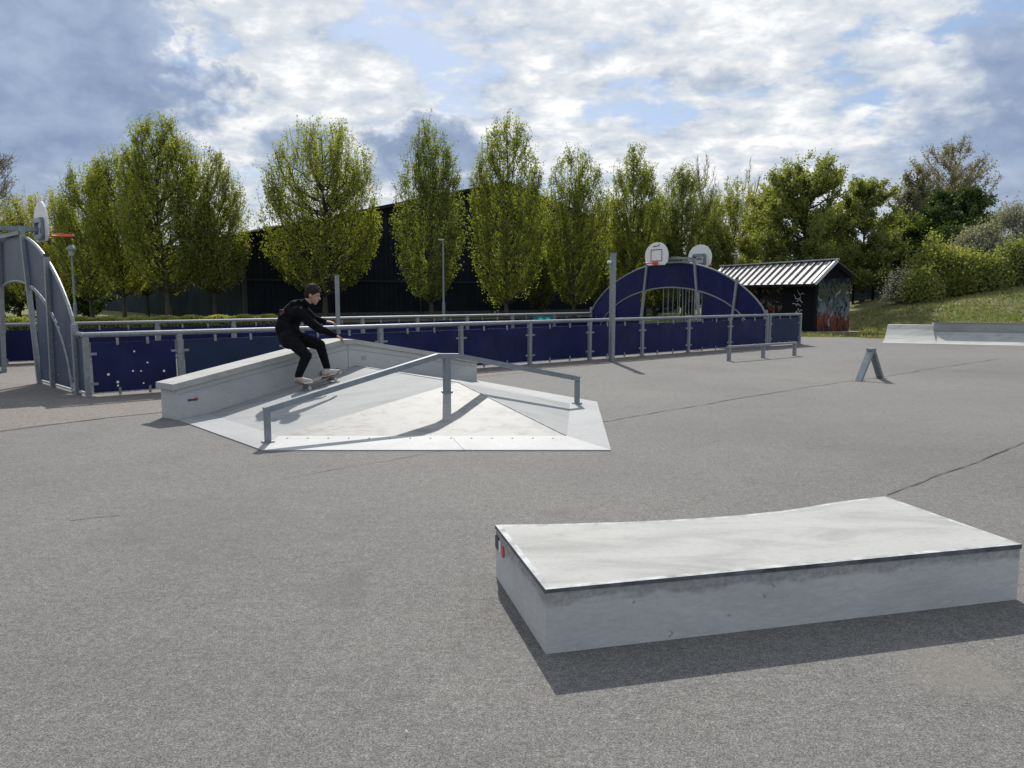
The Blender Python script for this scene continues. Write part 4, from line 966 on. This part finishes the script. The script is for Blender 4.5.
make_tree('green tree in front of the brownish one, over the low dark fence', 898, 208, 300, 28, 52, 'round', 'leaf_horn', seed=57, nl=12150, ls=0.136, nb=60, vertical=.4, group=GS)
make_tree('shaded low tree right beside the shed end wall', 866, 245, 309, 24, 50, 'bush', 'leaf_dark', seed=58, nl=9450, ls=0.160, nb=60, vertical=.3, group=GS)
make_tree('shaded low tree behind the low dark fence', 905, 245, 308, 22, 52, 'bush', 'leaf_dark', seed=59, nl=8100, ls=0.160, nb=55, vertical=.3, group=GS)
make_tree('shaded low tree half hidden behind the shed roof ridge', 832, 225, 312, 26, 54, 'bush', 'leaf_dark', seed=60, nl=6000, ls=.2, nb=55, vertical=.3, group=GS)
GH = 'bushes along the top of the mound'
def bush(label, u, vt, vb, hp, Yd, leaf, seed, nl=6000, ls=.12):
    x = D(u, 300, Yd).x
    return make_tree(label, u, vt, vb, hp, Yd, 'bush', leaf, seed=seed, nl=nl, ls=ls, nb=55, vertical=.55, name='bush', cat='bush', group=GH, tr=.05, scatter=.24, shell=.45)
bush('greyish bush standing tallest at the right picture edge', 1010, 206, 290, 26, 43, 'leaf_grey', 71, 8000)
bush('greyish green bush left of the tallest edge bush', 975, 226, 294, 24, 43, 'leaf_grey', 72, 7000)
bush('bright green low bush at the right picture edge, in front of the grey one', 1016, 248, 287, 18, 40, 'leaf_bush', 73, 7000)
bush('bright green low bush, second from the right on the mound', 986, 262, 292, 17, 40, 'leaf_bush', 74, 6000)
bush('bright green bush in the middle of the mound edge', 958, 252, 297, 18, 40.5, 'leaf_bush', 75, 6000)
bush('leafy green bush left of the middle of the mound edge', 930, 240, 300, 20, 42, 'leaf_bush', 76, 7000)
bush('lowest green bush where the mound runs out, beside the pale blossom', 922, 275, 303, 13, 40.5, 'leaf_bush', 77, 3500)
bush('pale blossoming twiggy bush in front of the dark trees right of the shed', 902, 272, 308, 15, 41.5, 'blossom', 78, 1300, .08)
bush('dark bush above the left end of the mound edge', 945, 228, 296, 18, 46, 'leaf_dark', 79, 5000, .16)
# low clipped strip behind the far fence on the left
st = thing('clipped_hedge', 'long very low bright green hedge just above the far court fence on the left', 'hedge', (0, 0, 0))
rng = np.random.default_rng(5); nh = 16000
hs_ = rng.uniform(0, 1, nh); h0 = D(8, 319, 34); h1 = D(275, 318, 40)
P = np.stack([h0.x + (h1.x - h0.x) * hs_, h0.y + (h1.y - h0.y) * hs_ + rng.uniform(-.5, .5, nh), rng.uniform(0.05, 0.62, nh) + 0.05 * np.sin(hs_ * 60)], 1)
obj('foliage', np_mesh('foliage', *leaves_np(P, np.full(nh, .12), rng)), 'leaf_yel', st)
bm = BM(); bar(bm, V(h0.x, h0.y, .25), V(h1.x, h1.y, .25), .5, .4); obj('stems', bm, 'bark', st)

rng = np.random.default_rng(77); ng = 30000
gx = rng.uniform(11.0, 32, ng); gy = 28.5 + rng.uniform(0, 1, ng) ** 1.4 * 13
ok = (gy > 28.9 - 0.45 * (gx - 13.6)) & (gy > 27.6) & ~((gx < 15.8) & (gx > 12.8) & (gy > 33) & (gy < 36)) & ((gx > 13.7) | (gy > 30.6)) & ~((gx > 12.5) & (gy < 29.6) & (gx < 20))
gx, gy = gx[ok], gy[ok]; gz = hillz(gx, gy) - 0.02; m_ = len(gx)
th_ = rng.uniform(0, 2 * PI, m_); hh = rng.uniform(.04, .13, m_); ww = rng.uniform(.015, .04, m_); lx = rng.normal(scale=.03, size=m_); ly = rng.normal(scale=.03, size=m_)
cs = np.cos(th_) * ww; sn = np.sin(th_) * ww
co = np.stack([np.stack([gx - cs, gy - sn, gz], 1), np.stack([gx + cs, gy + sn, gz], 1), np.stack([gx + lx + cs * .3, gy + ly + sn * .3, gz + hh], 1), np.stack([gx + lx - cs * .3, gy + ly - sn * .3, gz + hh], 1)], 1).reshape(-1, 3)
struct(obj('grass_tufts', np_mesh('grass_tufts', co, np.arange(4 * m_).reshape(-1, 4)), 'leaf_tuft'), 'stuff')
rng = np.random.default_rng(78); ml = 170
P = np.stack([rng.uniform(-5, 9, ml), rng.uniform(1.4, 13, ml), np.full(ml, 0.012)], 1)
co, qd_ = leaves_np(P, np.full(ml, 0.013), rng); co[:, 2] = 0.012 + (co[:, 2] - 0.012) * .25 + .003
struct(obj('ground_litter', np_mesh('ground_litter', co, qd_), 'litter'), 'stuff')
# ------------------------------------------------------------------ skateboard
bc = hit(319.5, 385.5, lambda p: zleft(p) + B)
bx = (dl + V(0, 0, (zleft(bc + dl) - zleft(bc)))).normalized()
bzv = V(-pn.x * SL, -pn.y * SL, 1).normalized(); bx = (bx - bzv * bx.dot(bzv)).normalized(); by = bzv.cross(bx).normalized()
sk = thing('skateboard', 'worn skateboard rolling up the ramp under the skater', 'skateboard', bc)
def SB(x, y, z): return bx * x + by * y + bzv * z
bm = BM(); rows = []
for i in range(25):
    x = -0.40 + 0.80 * i / 24; ax = abs(x); w = 0.102 * (1 if ax < 0.30 else math.sqrt(max(0.02, 1 - ((ax - 0.30) / 0.102) ** 2)))
    z = 0.082 + (max(0, ax - 0.26) * 0.42)
    rows.append([bm.verts.new(SB(x, y * w, z + 0.008 * abs(y) ** 2 + dz)) for dz in (0, 0.011) for y in (-1, -.5, 0, .5, 1)])
for a, b in zip(rows, rows[1:]):
    for k in range(4): bm.faces.new((a[k], a[k + 1], b[k + 1], b[k])); bm.faces.new((a[k + 5], b[k + 5], b[k + 6], a[k + 6]))
    bm.faces.new((a[0], b[0], b[5], a[5])); bm.faces.new((a[4], a[9], b[9], b[4]))
for r_ in (rows[0], rows[-1]): bm.faces.new([r_[i] for i in (0, 1, 2, 3, 4, 9, 8, 7, 6, 5)])
dk = obj('deck', bm, 'wood', sk)
bm = BM(); rows = []
for i in range(25):
    x = -0.396 + 0.792 * i / 24; ax = abs(x); w = 0.098 * (1 if ax < 0.30 else math.sqrt(max(0.02, 1 - ((ax - 0.30) / 0.102) ** 2)))
    z = 0.0945 + (max(0, ax - 0.26) * 0.42); rows.append([bm.verts.new(SB(x, y * w, z + 0.008 * abs(y) ** 2)) for y in (-1, -.5, 0, .5, 1)])
for a, b in zip(rows, rows[1:]):
    for k in range(4): bm.faces.new((a[k], a[k + 1], b[k + 1], b[k]))
obj('grip_tape', bm, 'grip', dk)
for x in (-0.235, 0.235):
    bm = BM(); tube(bm, [SB(x, -0.08, 0.03), SB(x, 0.08, 0.03)], 0.012, 8); bar(bm, SB(x, 0, 0.03), SB(x, 0, 0.082), 0.05, 0.05, up=bx); tk = obj('truck', bm, 'galv_dull', sk)
    for y in (-0.085, 0.085):
        bm = BM(); tube(bm, [SB(x, y - 0.016, 0.028), SB(x, y - .012, .028), SB(x, y + .012, .028), SB(x, y + 0.016, 0.028)], [0.022, .027, .027, .022], 16); obj('wheel', bm, 'wheel', tk)

# ------------------------------------------------------------------ the skater
def capsule(bm, a, ra, b, rb, seg=12, rings=5, sc=None):
    a = Vector(a); b = Vector(b); d = (b - a)
    Ld = d.length; d = d.normalized() if Ld > 1e-6 else V(0, 0, 1)
    s = d.orthogonal().normalized(); u = d.cross(s); allr = []
    for i in range(rings): th = -PI / 2 + (PI / 2) * i / rings; allr.append((a + d * (ra * math.sin(th)), max(1e-4, ra * math.cos(th))))
    allr.append((a, ra)); allr.append((b, rb))
    for i in range(1, rings + 1): th = (PI / 2) * i / rings; allr.append((b + d * (rb * math.sin(th)), max(1e-4, rb * math.cos(th))))
    rs = [[bm.verts.new(c + (s * math.cos(2 * PI * k / seg) + u * math.sin(2 * PI * k / seg)) * r) for k in range(seg)] for c, r in allr]
    for p, q in zip(rs, rs[1:]):
        for k in range(seg): bm.faces.new((p[k], p[(k + 1) % seg], q[(k + 1) % seg], q[k]))
    bm.faces.new(rs[0][::-1]); bm.faces.new(rs[-1])
def ellipsoid(bm, c, ax, ay, az_, rx, ry, rz, n=16):
    m = Matrix((ax.to_tuple() + (0,), ay.to_tuple() + (0,), az_.to_tuple() + (0,), (0, 0, 0, 1))).transposed(); m.translation = Vector(c)
    bmesh.ops.create_uvsphere(bm, u_segments=n, v_segments=n // 2 + 2, radius=1.0, matrix=m @ Matrix.Diagonal((rx, ry, rz, 1)))
def remeshed(name, bm, voxel, mat, parent, smooth=3, disp=None):
    me = bpy.data.meshes.new(name); bmesh.ops.recalc_face_normals(bm, faces=bm.faces[:]); bm.to_mesh(me); bm.free()
    o = bpy.data.objects.new('temp', me); C.objects.link(o)
    md = o.modifiers.new('r', 'REMESH'); md.mode = 'VOXEL'; md.voxel_size = voxel
    sm = o.modifiers.new('s', 'SMOOTH'); sm.iterations = smooth; sm.factor = 0.5
    dg = bpy.context.evaluated_depsgraph_get(); dg.update()
    res = bpy.data.meshes.new_from_object(o.evaluated_get(dg)); res.name = name
    bpy.data.objects.remove(o); res.materials.clear()
    return obj(name, res, mat, parent, smooth=True)
YP = bc.y
pr_ = thing('person', 'young skater in black hoodie and black trousers crouching on a skateboard with arms forward', 'person', (bc.x, bc.y, bc.z))
def J(u, v, dy=0.0): return D(u, v, YP + dy) - Vector(pr_.location)
# feet on the deck
rf_ = SB(-0.30, -0.01, 0.115); ff_ = SB(0.20, 0.0, 0.098)
hipc = J(290, 337, -0.08); hL = hipc + V(0.02, 0.09, 0); hRt = hipc + V(0.0, -0.09, -0.0)
kneeR = J(306.5, 355.5, -0.30); ankR = rf_ + V(-0.03, -0.03, 0.085)
kneeF = J(320, 345, 0.02); ankF = ff_ + V(-0.03, 0, 0.095)
spine = [hipc, J(287, 328, -0.04), J(290, 318, 0.0), J(297, 310, 0.02)]
neck = J(306, 303, 0.02); headc = J(313.2, 295.0, 0.02)
shN = J(298, 312, -0.17); shF = J(302, 309, 0.19)
elN = J(318, 328, -0.24); haN = J(335, 335, -0.12); elF = J(314, 319, 0.30); haF = J(325, 321.5, 0.28)
# body (skin): one continuous surface from head to feet
bm = BM()
hx = V(1, -0.12, -0.28).normalized(); hz = (V(0, 0, 1) - hx * hx.z).normalized(); hy = hz.cross(hx).normalized()
def HD(x, y, z): return headc + hx * x + hy * y + hz * z
ellipsoid(bm, HD(-0.01, 0, 0.02), hx, hy, hz, 0.098, 0.078, 0.108, 24)
ellipsoid(bm, HD(0.035, 0, -0.045), hx, hy, hz, 0.060, 0.056, 0.075, 20)
capsule(bm, HD(0.085, 0, 0.0), 0.012, HD(0.105, 0, -0.028), 0.016)                # nose
capsule(bm, HD(0.06, 0, -0.105), 0.022, HD(0.05, 0, -0.10), 0.03)                 # chin
capsule(bm, HD(0.082, -0.015, -0.062), 0.011, HD(0.082, 0.015, -0.062), 0.011)    # lips
for sg in (-1, 1):
    ellipsoid(bm, HD(-0.012, sg * 0.080, -0.008), hx, hy, hz, 0.020, 0.012, 0.034, 12)
    capsule(bm, HD(0.078, sg * 0.02, 0.026), 0.011, HD(0.070, sg * 0.045, 0.024), 0.011)
capsule(bm, HD(-0.02, 0, -0.05), 0.055, neck, 0.058); capsule(bm, neck, 0.058, spine[3], 0.09)
for a, b, ra, rb in ((spine[3], spine[2], .105, .12), (spine[2], spine[1], .12, .115), (spine[1], spine[0], .115, .12), (spine[3], shN, .08, .055), (spine[3], shF, .08, .055),
                     (hipc, hL, .10, .09), (hipc, hRt, .10, .09), (hRt, kneeR, .082, .055), (kneeR, ankR, .052, .036), (hL, kneeF, .082, .055), (kneeF, ankF, .052, .036),
                     (shN, elN, .048, .038), (elN, haN, .037, .026), (shF, elF, .048, .038), (elF, haF, .037, .026)):
    capsule(bm, a, ra, b, rb)
for ank, ft, dirf in ((ankR, rf_, 1), (ankF, ff_, 1)):
    toe = ft + (bx * 0.04 - by * 0.09 if ft is rf_ else bx * .10 - by * .03) + bzv * 0.02; capsule(bm, ank, .036, ft - bx * .03 + bzv * 0.035, .034); capsule(bm, ft - bx * .03 + bzv * 0.03, .034, toe, .026)
def hand(bm, wr, fwd, side, upv, sc=1.0):
    fwd = fwd.normalized(); upv = (upv - fwd * upv.dot(fwd)).normalized(); side = fwd.cross(upv).normalized() * (1 if side > 0 else -1)
    palm = wr + fwd * 0.05
    for k in (-1, 0, 1): capsule(bm, wr + side * k * 0.010, 0.020, wr + fwd * 0.085 + side * k * 0.024, 0.014, 8, 3)
    for k, ln_ in zip((-1.5, -0.5, 0.5, 1.5), (0.060, 0.078, 0.082, 0.072)):
        p0 = wr + fwd * 0.088 + side * k * 0.0215; p1 = p0 + fwd * ln_ * .5 + side * k * .004 - upv * 0.008; p2 = p1 + fwd * ln_ * .32 - upv * 0.022; p3 = p2 + fwd * ln_ * .12 - upv * .022
        capsule(bm, p0, 0.0092, p1, 0.0086, 8, 3); capsule(bm, p1, 0.0086, p2, 0.008, 8, 3); capsule(bm, p2, 0.008, p3, 0.0072, 8, 3)
    b0 = wr + fwd * 0.025 + side * 0.026; b1 = b0 + fwd * 0.035 + side * 0.028 - upv * .012; b2 = b1 + fwd * 0.030 + side * 0.006 - upv * .008
    capsule(bm, b0, 0.014, b1, 0.0105, 8, 3); capsule(bm, b1, 0.0105, b2, 0.009, 8, 3)
hand(bm, haN, (haN - elN).normalized() + V(0, 0, -0.15), 1, V(0, 0, 1))
hand(bm, haF, V(1, 0.1, -0.1), -1, V(0, 0, 1))
body = remeshed('body', bm, 0.0055, 'skin', pr_, 2)
bm = BM()
for sg in (-1, 1): ellipsoid(bm, HD(0.083, sg * 0.031, 0.010), hx, hy, hz, 0.007, 0.012, 0.006, 10)
pieces('eye', bm, 'eye', pr_)
bm = BM(); capsule(bm, HD(0.091, -0.017, -0.062), 0.005, HD(0.091, 0.017, -0.062), 0.005, 8, 3); obj('mouth', bm, 'lip', pr_)
# hoodie
bm = BM()
for a, b, ra, rb in ((spine[3], spine[2], .150, .165), (spine[2], spine[1], .165, .160), (spine[1], spine[0] + V(0, 0, -.02), .168, .158), (spine[3], neck, .11, .070), (spine[3], shN, .125, .085), (spine[3], shF, .125, .085), (spine[2], shN, .12, .08), (spine[2], shF, .12, .08),
                     (shN, elN, .082, .062), (elN, haN, .060, .040), (shF, elF, .082, .062), (elF, haF, .060, .040)):
    capsule(bm, a, ra, b, rb)
capsule(bm, J(293, 304.5, -.09), .055, J(293, 304.5, .11), .055); capsule(bm, J(299, 302, -.08), .042, J(299, 302, .10), .042)   # hood lying on the back
for (a, b, r_) in ((J(284, 322, -.14), J(300, 332, -.14), .02), (J(282, 333, -.12), J(300, 338, -.12), .022), (elN + V(-.03, 0, .02), elN + V(.03, 0, -.03), .05)): capsule(bm, a, r_, b, r_)
hd = remeshed('hoodie', bm, 0.011, 'cloth', pr_, 3)
# trousers
bm = BM()
for a, b, ra, rb in ((spine[0] + V(0, 0, .04), hL, .135, .12), (spine[0] + V(0, 0, .04), hRt, .135, .12), (hRt, kneeR, .112, .078), (kneeR, ankR + V(0, 0, .03), .074, .054), (hL, kneeF, .112, .078), (kneeF, ankF + V(0, 0, .03), .074, .054)):
    capsule(bm, a, ra, b, rb)
remeshed('trousers', bm, 0.011, 'jeans', pr_, 3)
# rust coloured print on the shoulder blade
p_ = J(282.5, 313, -0.115); nrm_ = V(-0.65, -0.7, 0.3).normalized(); s_ = nrm_.cross(V(0, 0, 1)).normalized(); u_ = s_.cross(nrm_).normalized()
bm = BM()
for i in range(5): a_ = p_ + nrm_ * 0.012 + s_ * (-.04 + .02 * i) + u_ * (.03 * math.sin(i * 2.0)); ellipsoid(bm, a_, s_, u_, nrm_, .014, .022, .02, 8)
obj('back_print', bm, 'print', hd)
# hair: short, ruffled, brown
bm = BM(); ellipsoid(bm, HD(-0.028, 0, 0.048), hx, hy, hz, 0.108, 0.093, 0.108, 24); ellipsoid(bm, HD(-0.055, 0, 0.0), hx, hy, hz, 0.075, 0.082, 0.09, 20)
rnd = random.Random(9)
for i in range(70):
    a = rnd.uniform(0, 2 * PI); b = rnd.uniform(0.15, 1.35); dv = V(math.cos(a) * math.cos(b), math.sin(a) * math.cos(b), math.sin(b))
    if dv.x > 0.5 and b < 0.6: continue
    p = HD(-0.03 + 0.098 * dv.x, 0.086 * dv.y, 0.05 + 0.100 * dv.z); q_ = p + hx * 0.035 + hz * rnd.uniform(-.02, .015) + hy * rnd.uniform(-.02, .02)
    capsule(bm, p, 0.016, q_, 0.009, 8, 3)
for y in (-.05, -.025, 0, .025, .05): capsule(bm, HD(0.045, y, 0.105), .02, HD(0.085, y, 0.070), .012, 8, 3)
remeshed('hair', bm, 0.007, 'hair', pr_, 1)
# shoes
for ft, ank in ((rf_, ankR), (ff_, ankF)):
    fx = (bx * 0.93 - by * 0.35).normalized(); 
    if ft is rf_: fx = (bx * 0.30 - by * 0.95).normalized()
    fy = bzv.cross(fx).normalized()
    bm = BM(); capsule(bm, ft - fx * 0.055 + bzv * 0.045, .044, ft + fx * 0.05 + bzv * 0.040, .042); capsule(bm, ft + fx * 0.05 + bzv * .036, .042, ft + fx * 0.155 + bzv * 0.026, .030)
    capsule(bm, ft - fx * 0.045 + bzv * 0.05, .043, ank + V(0, 0, .0), .047); so = remeshed('shoe', bm, 0.008, 'shoe', pr_, 2)
    bm = BM(); pts = []
    for k in range(24):
        a = 2 * PI * k / 24; x = math.cos(a); y = math.sin(a); pts.append(ft + fx * (0.045 + x * 0.145) + fy * (y * (0.048 if x > 0 else 0.042)))
    prism(bm, pts, bzv * 0.024); obj('sole', bm, 'rubber', so)

# ------------------------------------------------------------------ light
SUN_EL = 40.5; SUN_AZ = -4.5      # degrees, azimuth from +Y towards +X
sd = V(math.sin(R(SUN_AZ)) * math.cos(R(SUN_EL)), math.cos(R(SUN_AZ)) * math.cos(R(SUN_EL)), math.sin(R(SUN_EL)))
sl_ = bpy.data.lights.new('sun', 'SUN'); sl_.energy = 4.2; sl_.angle = R(0.6); sl_.color = (1.0, 0.955, 0.89)
so_ = bpy.data.objects.new('sun', sl_); C.objects.link(so_); so_.rotation_euler = sd.to_track_quat('Z', 'Y').to_euler(); so_.location = (0, 30, 40)

w = bpy.data.worlds.new('World'); scene.world = w; w.use_nodes = True; nt = w.node_tree; nt.nodes.clear()
wo = nd(nt, 'ShaderNodeOutputWorld'); bg = nd(nt, 'ShaderNodeBackground'); bg.inputs['Strength'].default_value = 0.10
nt.links.new(bg.outputs[0], wo.inputs[0])
sky = nd(nt, 'ShaderNodeTexSky', sky_type='NISHITA'); sky.sun_disc = False; sky.sun_elevation = R(SUN_EL); sky.sun_rotation = R(SUN_AZ)
sky.air_density = 1.0; sky.dust_density = 1.2; sky.ozone_density = 1.5
tc = nd(nt, 'ShaderNodeTexCoord'); dirv = tc.outputs['Generated']
sep = nd(nt, 'ShaderNodeSeparateXYZ'); nt.links.new(dirv, sep.inputs[0])
dz = math_(nt, 'ADD', math_(nt, 'MAXIMUM', sep.outputs['Z'], 0.0), 0.22)
cmb = nd(nt, 'ShaderNodeCombineXYZ')
nt.links.new(math_(nt, 'DIVIDE', sep.outputs['X'], dz), cmb.inputs[0]); nt.links.new(math_(nt, 'DIVIDE', sep.outputs['Y'], dz), cmb.inputs[1])
cmb.inputs[2].default_value = 3.7
cv = cmb.outputs[0]
nA = noise(nt, cv, 2.9, 12, 0.56, 0.12); nB = noise(nt, cv, 7.5, 12, 0.60, 0.1); 
mpd = nd(nt, 'ShaderNodeMapping'); mpd.inputs['Scale'].default_value = (1, 1, 1.35); nt.links.new(dirv, mpd.inputs[0])
nC = noise(nt, mpd.outputs[0], 6.5, 12, 0.58, 0.1); nD = noise(nt, mpd.outputs[0], 21, 10, 0.60, 0.1)
def billow(vec, sc0):
    tot = None
    for k_, (m_, w_) in enumerate(((1, .5), (2.1, .28), (4.3, .15), (9, .08))):
        n_ = noise(nt, vec, sc0 * m_, 1.5, 0.5, 0.0); a_ = math_(nt, 'MULTIPLY', math_(nt, 'ABSOLUTE', math_(nt, 'SUBTRACT', n_, 0.5)), 4.2 * w_)
        tot = a_ if tot is None else math_(nt, 'ADD', tot, a_)
    return tot
nE = billow(cv, 4.2); nF = billow(mpd.outputs[0], 11.0)
def blob(u, v, rpx, rough=0.55, soft=0.30, sx=1.0, sy=1.0):
    c = ray(u, v).normalized()
    sub = nd(nt, 'ShaderNodeVectorMath', operation='SUBTRACT'); nt.links.new(dirv, sub.inputs[0]); sub.inputs[1].default_value = c
    mul = nd(nt, 'ShaderNodeVectorMath', operation='MULTIPLY'); nt.links.new(sub.outputs[0], mul.inputs[0]); mul.inputs[1].default_value = (1 / sx, 1 / sx, 1 / sy)
    ln_ = nd(nt, 'ShaderNodeVectorMath', operation='LENGTH'); nt.links.new(mul.outputs[0], ln_.inputs[0])
    v_ = math_(nt, 'SUBTRACT', 1.0, math_(nt, 'DIVIDE', ln_.outputs['Value'], rpx / F))
    nn = math_(nt, 'ADD', math_(nt, 'SUBTRACT', nC, 0.5), math_(nt, 'MULTIPLY', math_(nt, 'SUBTRACT', nD, 0.5), 0.45))
    nn = math_(nt, 'ADD', nn, math_(nt, 'MULTIPLY', math_(nt, 'SUBTRACT', 0.42, nF), 0.30)); v_ = math_(nt, 'ADD', v_, math_(nt, 'MULTIPLY', nn, rough * 2.6))
    return math_(nt, 'DIVIDE', v_, soft)              # >1 inside, <0 outside
def mx(a, b): return math_(nt, 'MAXIMUM', a, b)
darks = [blob(5, 60, 185, .52, .45, .95, .95), blob(50, 190, 55, .5, .8, 1.3, .5), blob(425, 150, 60, .60, .55, 1.15, .62), blob(300, 150, 48, .7, .9, 1.0, .7), blob(1060, 170, 180, .42, 1.0, .95, .8), blob(720, 80, 38, .8, 2.2, 1.5, .6), blob(1010, 70, 55, .7, 1.0), blob(480, 195, 45, .6, .8, 1.2, .6)]
dm = darks[0]
for q_ in darks[1:]: dm = mx(dm, q_)
tex = math_(nt, 'ADD', math_(nt, 'ADD', math_(nt, 'MULTIPLY', nB, 0.40), math_(nt, 'MULTIPLY', nA, 0.30)), math_(nt, 'ADD', math_(nt, 'MULTIPLY', nE, 0.22), 0.045))
white = ramp(nt, tex, [(0.36, (3.5, 4.2, 5.4)), (0.43, (4.9, 5.4, 6.1)), (0.50, (6.1, 6.4, 6.75)), (0.57, (8.1, 8.15, 8.2))])
cover = ramp(nt, math_(nt, 'ADD', nA, math_(nt, 'MULTIPLY', math_(nt, 'SUBTRACT', nB, 0.5), 0.45)), [(0.37, 0.0), (0.47, 1.0)])
blue = mix(nt, 0.6, sky.outputs[0], (1.9, 3.1, 5.2))
base = mix(nt, cover, blue, white)
dtex = ramp(nt, math_(nt, 'ADD', math_(nt, 'MULTIPLY', nC, .6), math_(nt, 'ADD', math_(nt, 'MULTIPLY', nB, .2), math_(nt, 'MULTIPLY', nF, .25))), [(0.36, (2.0, 2.65, 3.95)), (0.60, (3.2, 3.95, 5.3))])
rim = ramp(nt, dm, [(0.0, 0.0), (0.10, 0.8), (0.26, 0.0)])
dmask = ramp(nt, dm, [(0.08, 0.0), (0.6, 0.9), (1.0, 1.0)])
colr = mix(nt, dmask, base, dtex)
colr = mix(nt, math_(nt, 'MULTIPLY', rim, ramp(nt, nB, [(0.42, 0.0), (0.60, 0.8)])), colr, (7.4, 7.4, 7.4))
# pale haze close to the horizon
hz_ = ramp(nt, sep.outputs['Z'], [(0.0, 1.0), (0.16, 0.0)])
colr = mix(nt, math_(nt, 'MULTIPLY', hz_, 0.55), colr, (4.4, 4.8, 5.4))
# below the horizon the world is dull ground
gnd = ramp(nt, sep.outputs['Z'], [(0.0, 0.0), (0.002, 1.0)])
colr = mix(nt, gnd, (0.9, 0.95, 0.9), colr)
nt.links.new(colr, bg.inputs['Color'])

scene.view_settings.view_transform = 'Standard'; scene.view_settings.look = 'None'
scene.view_settings.exposure = 0.33; scene.view_settings.gamma = 1.0; scene.view_settings.use_curve_mapping = False
scene.cycles.max_bounces = 6; scene.cycles.transparent_max_bounces = 4
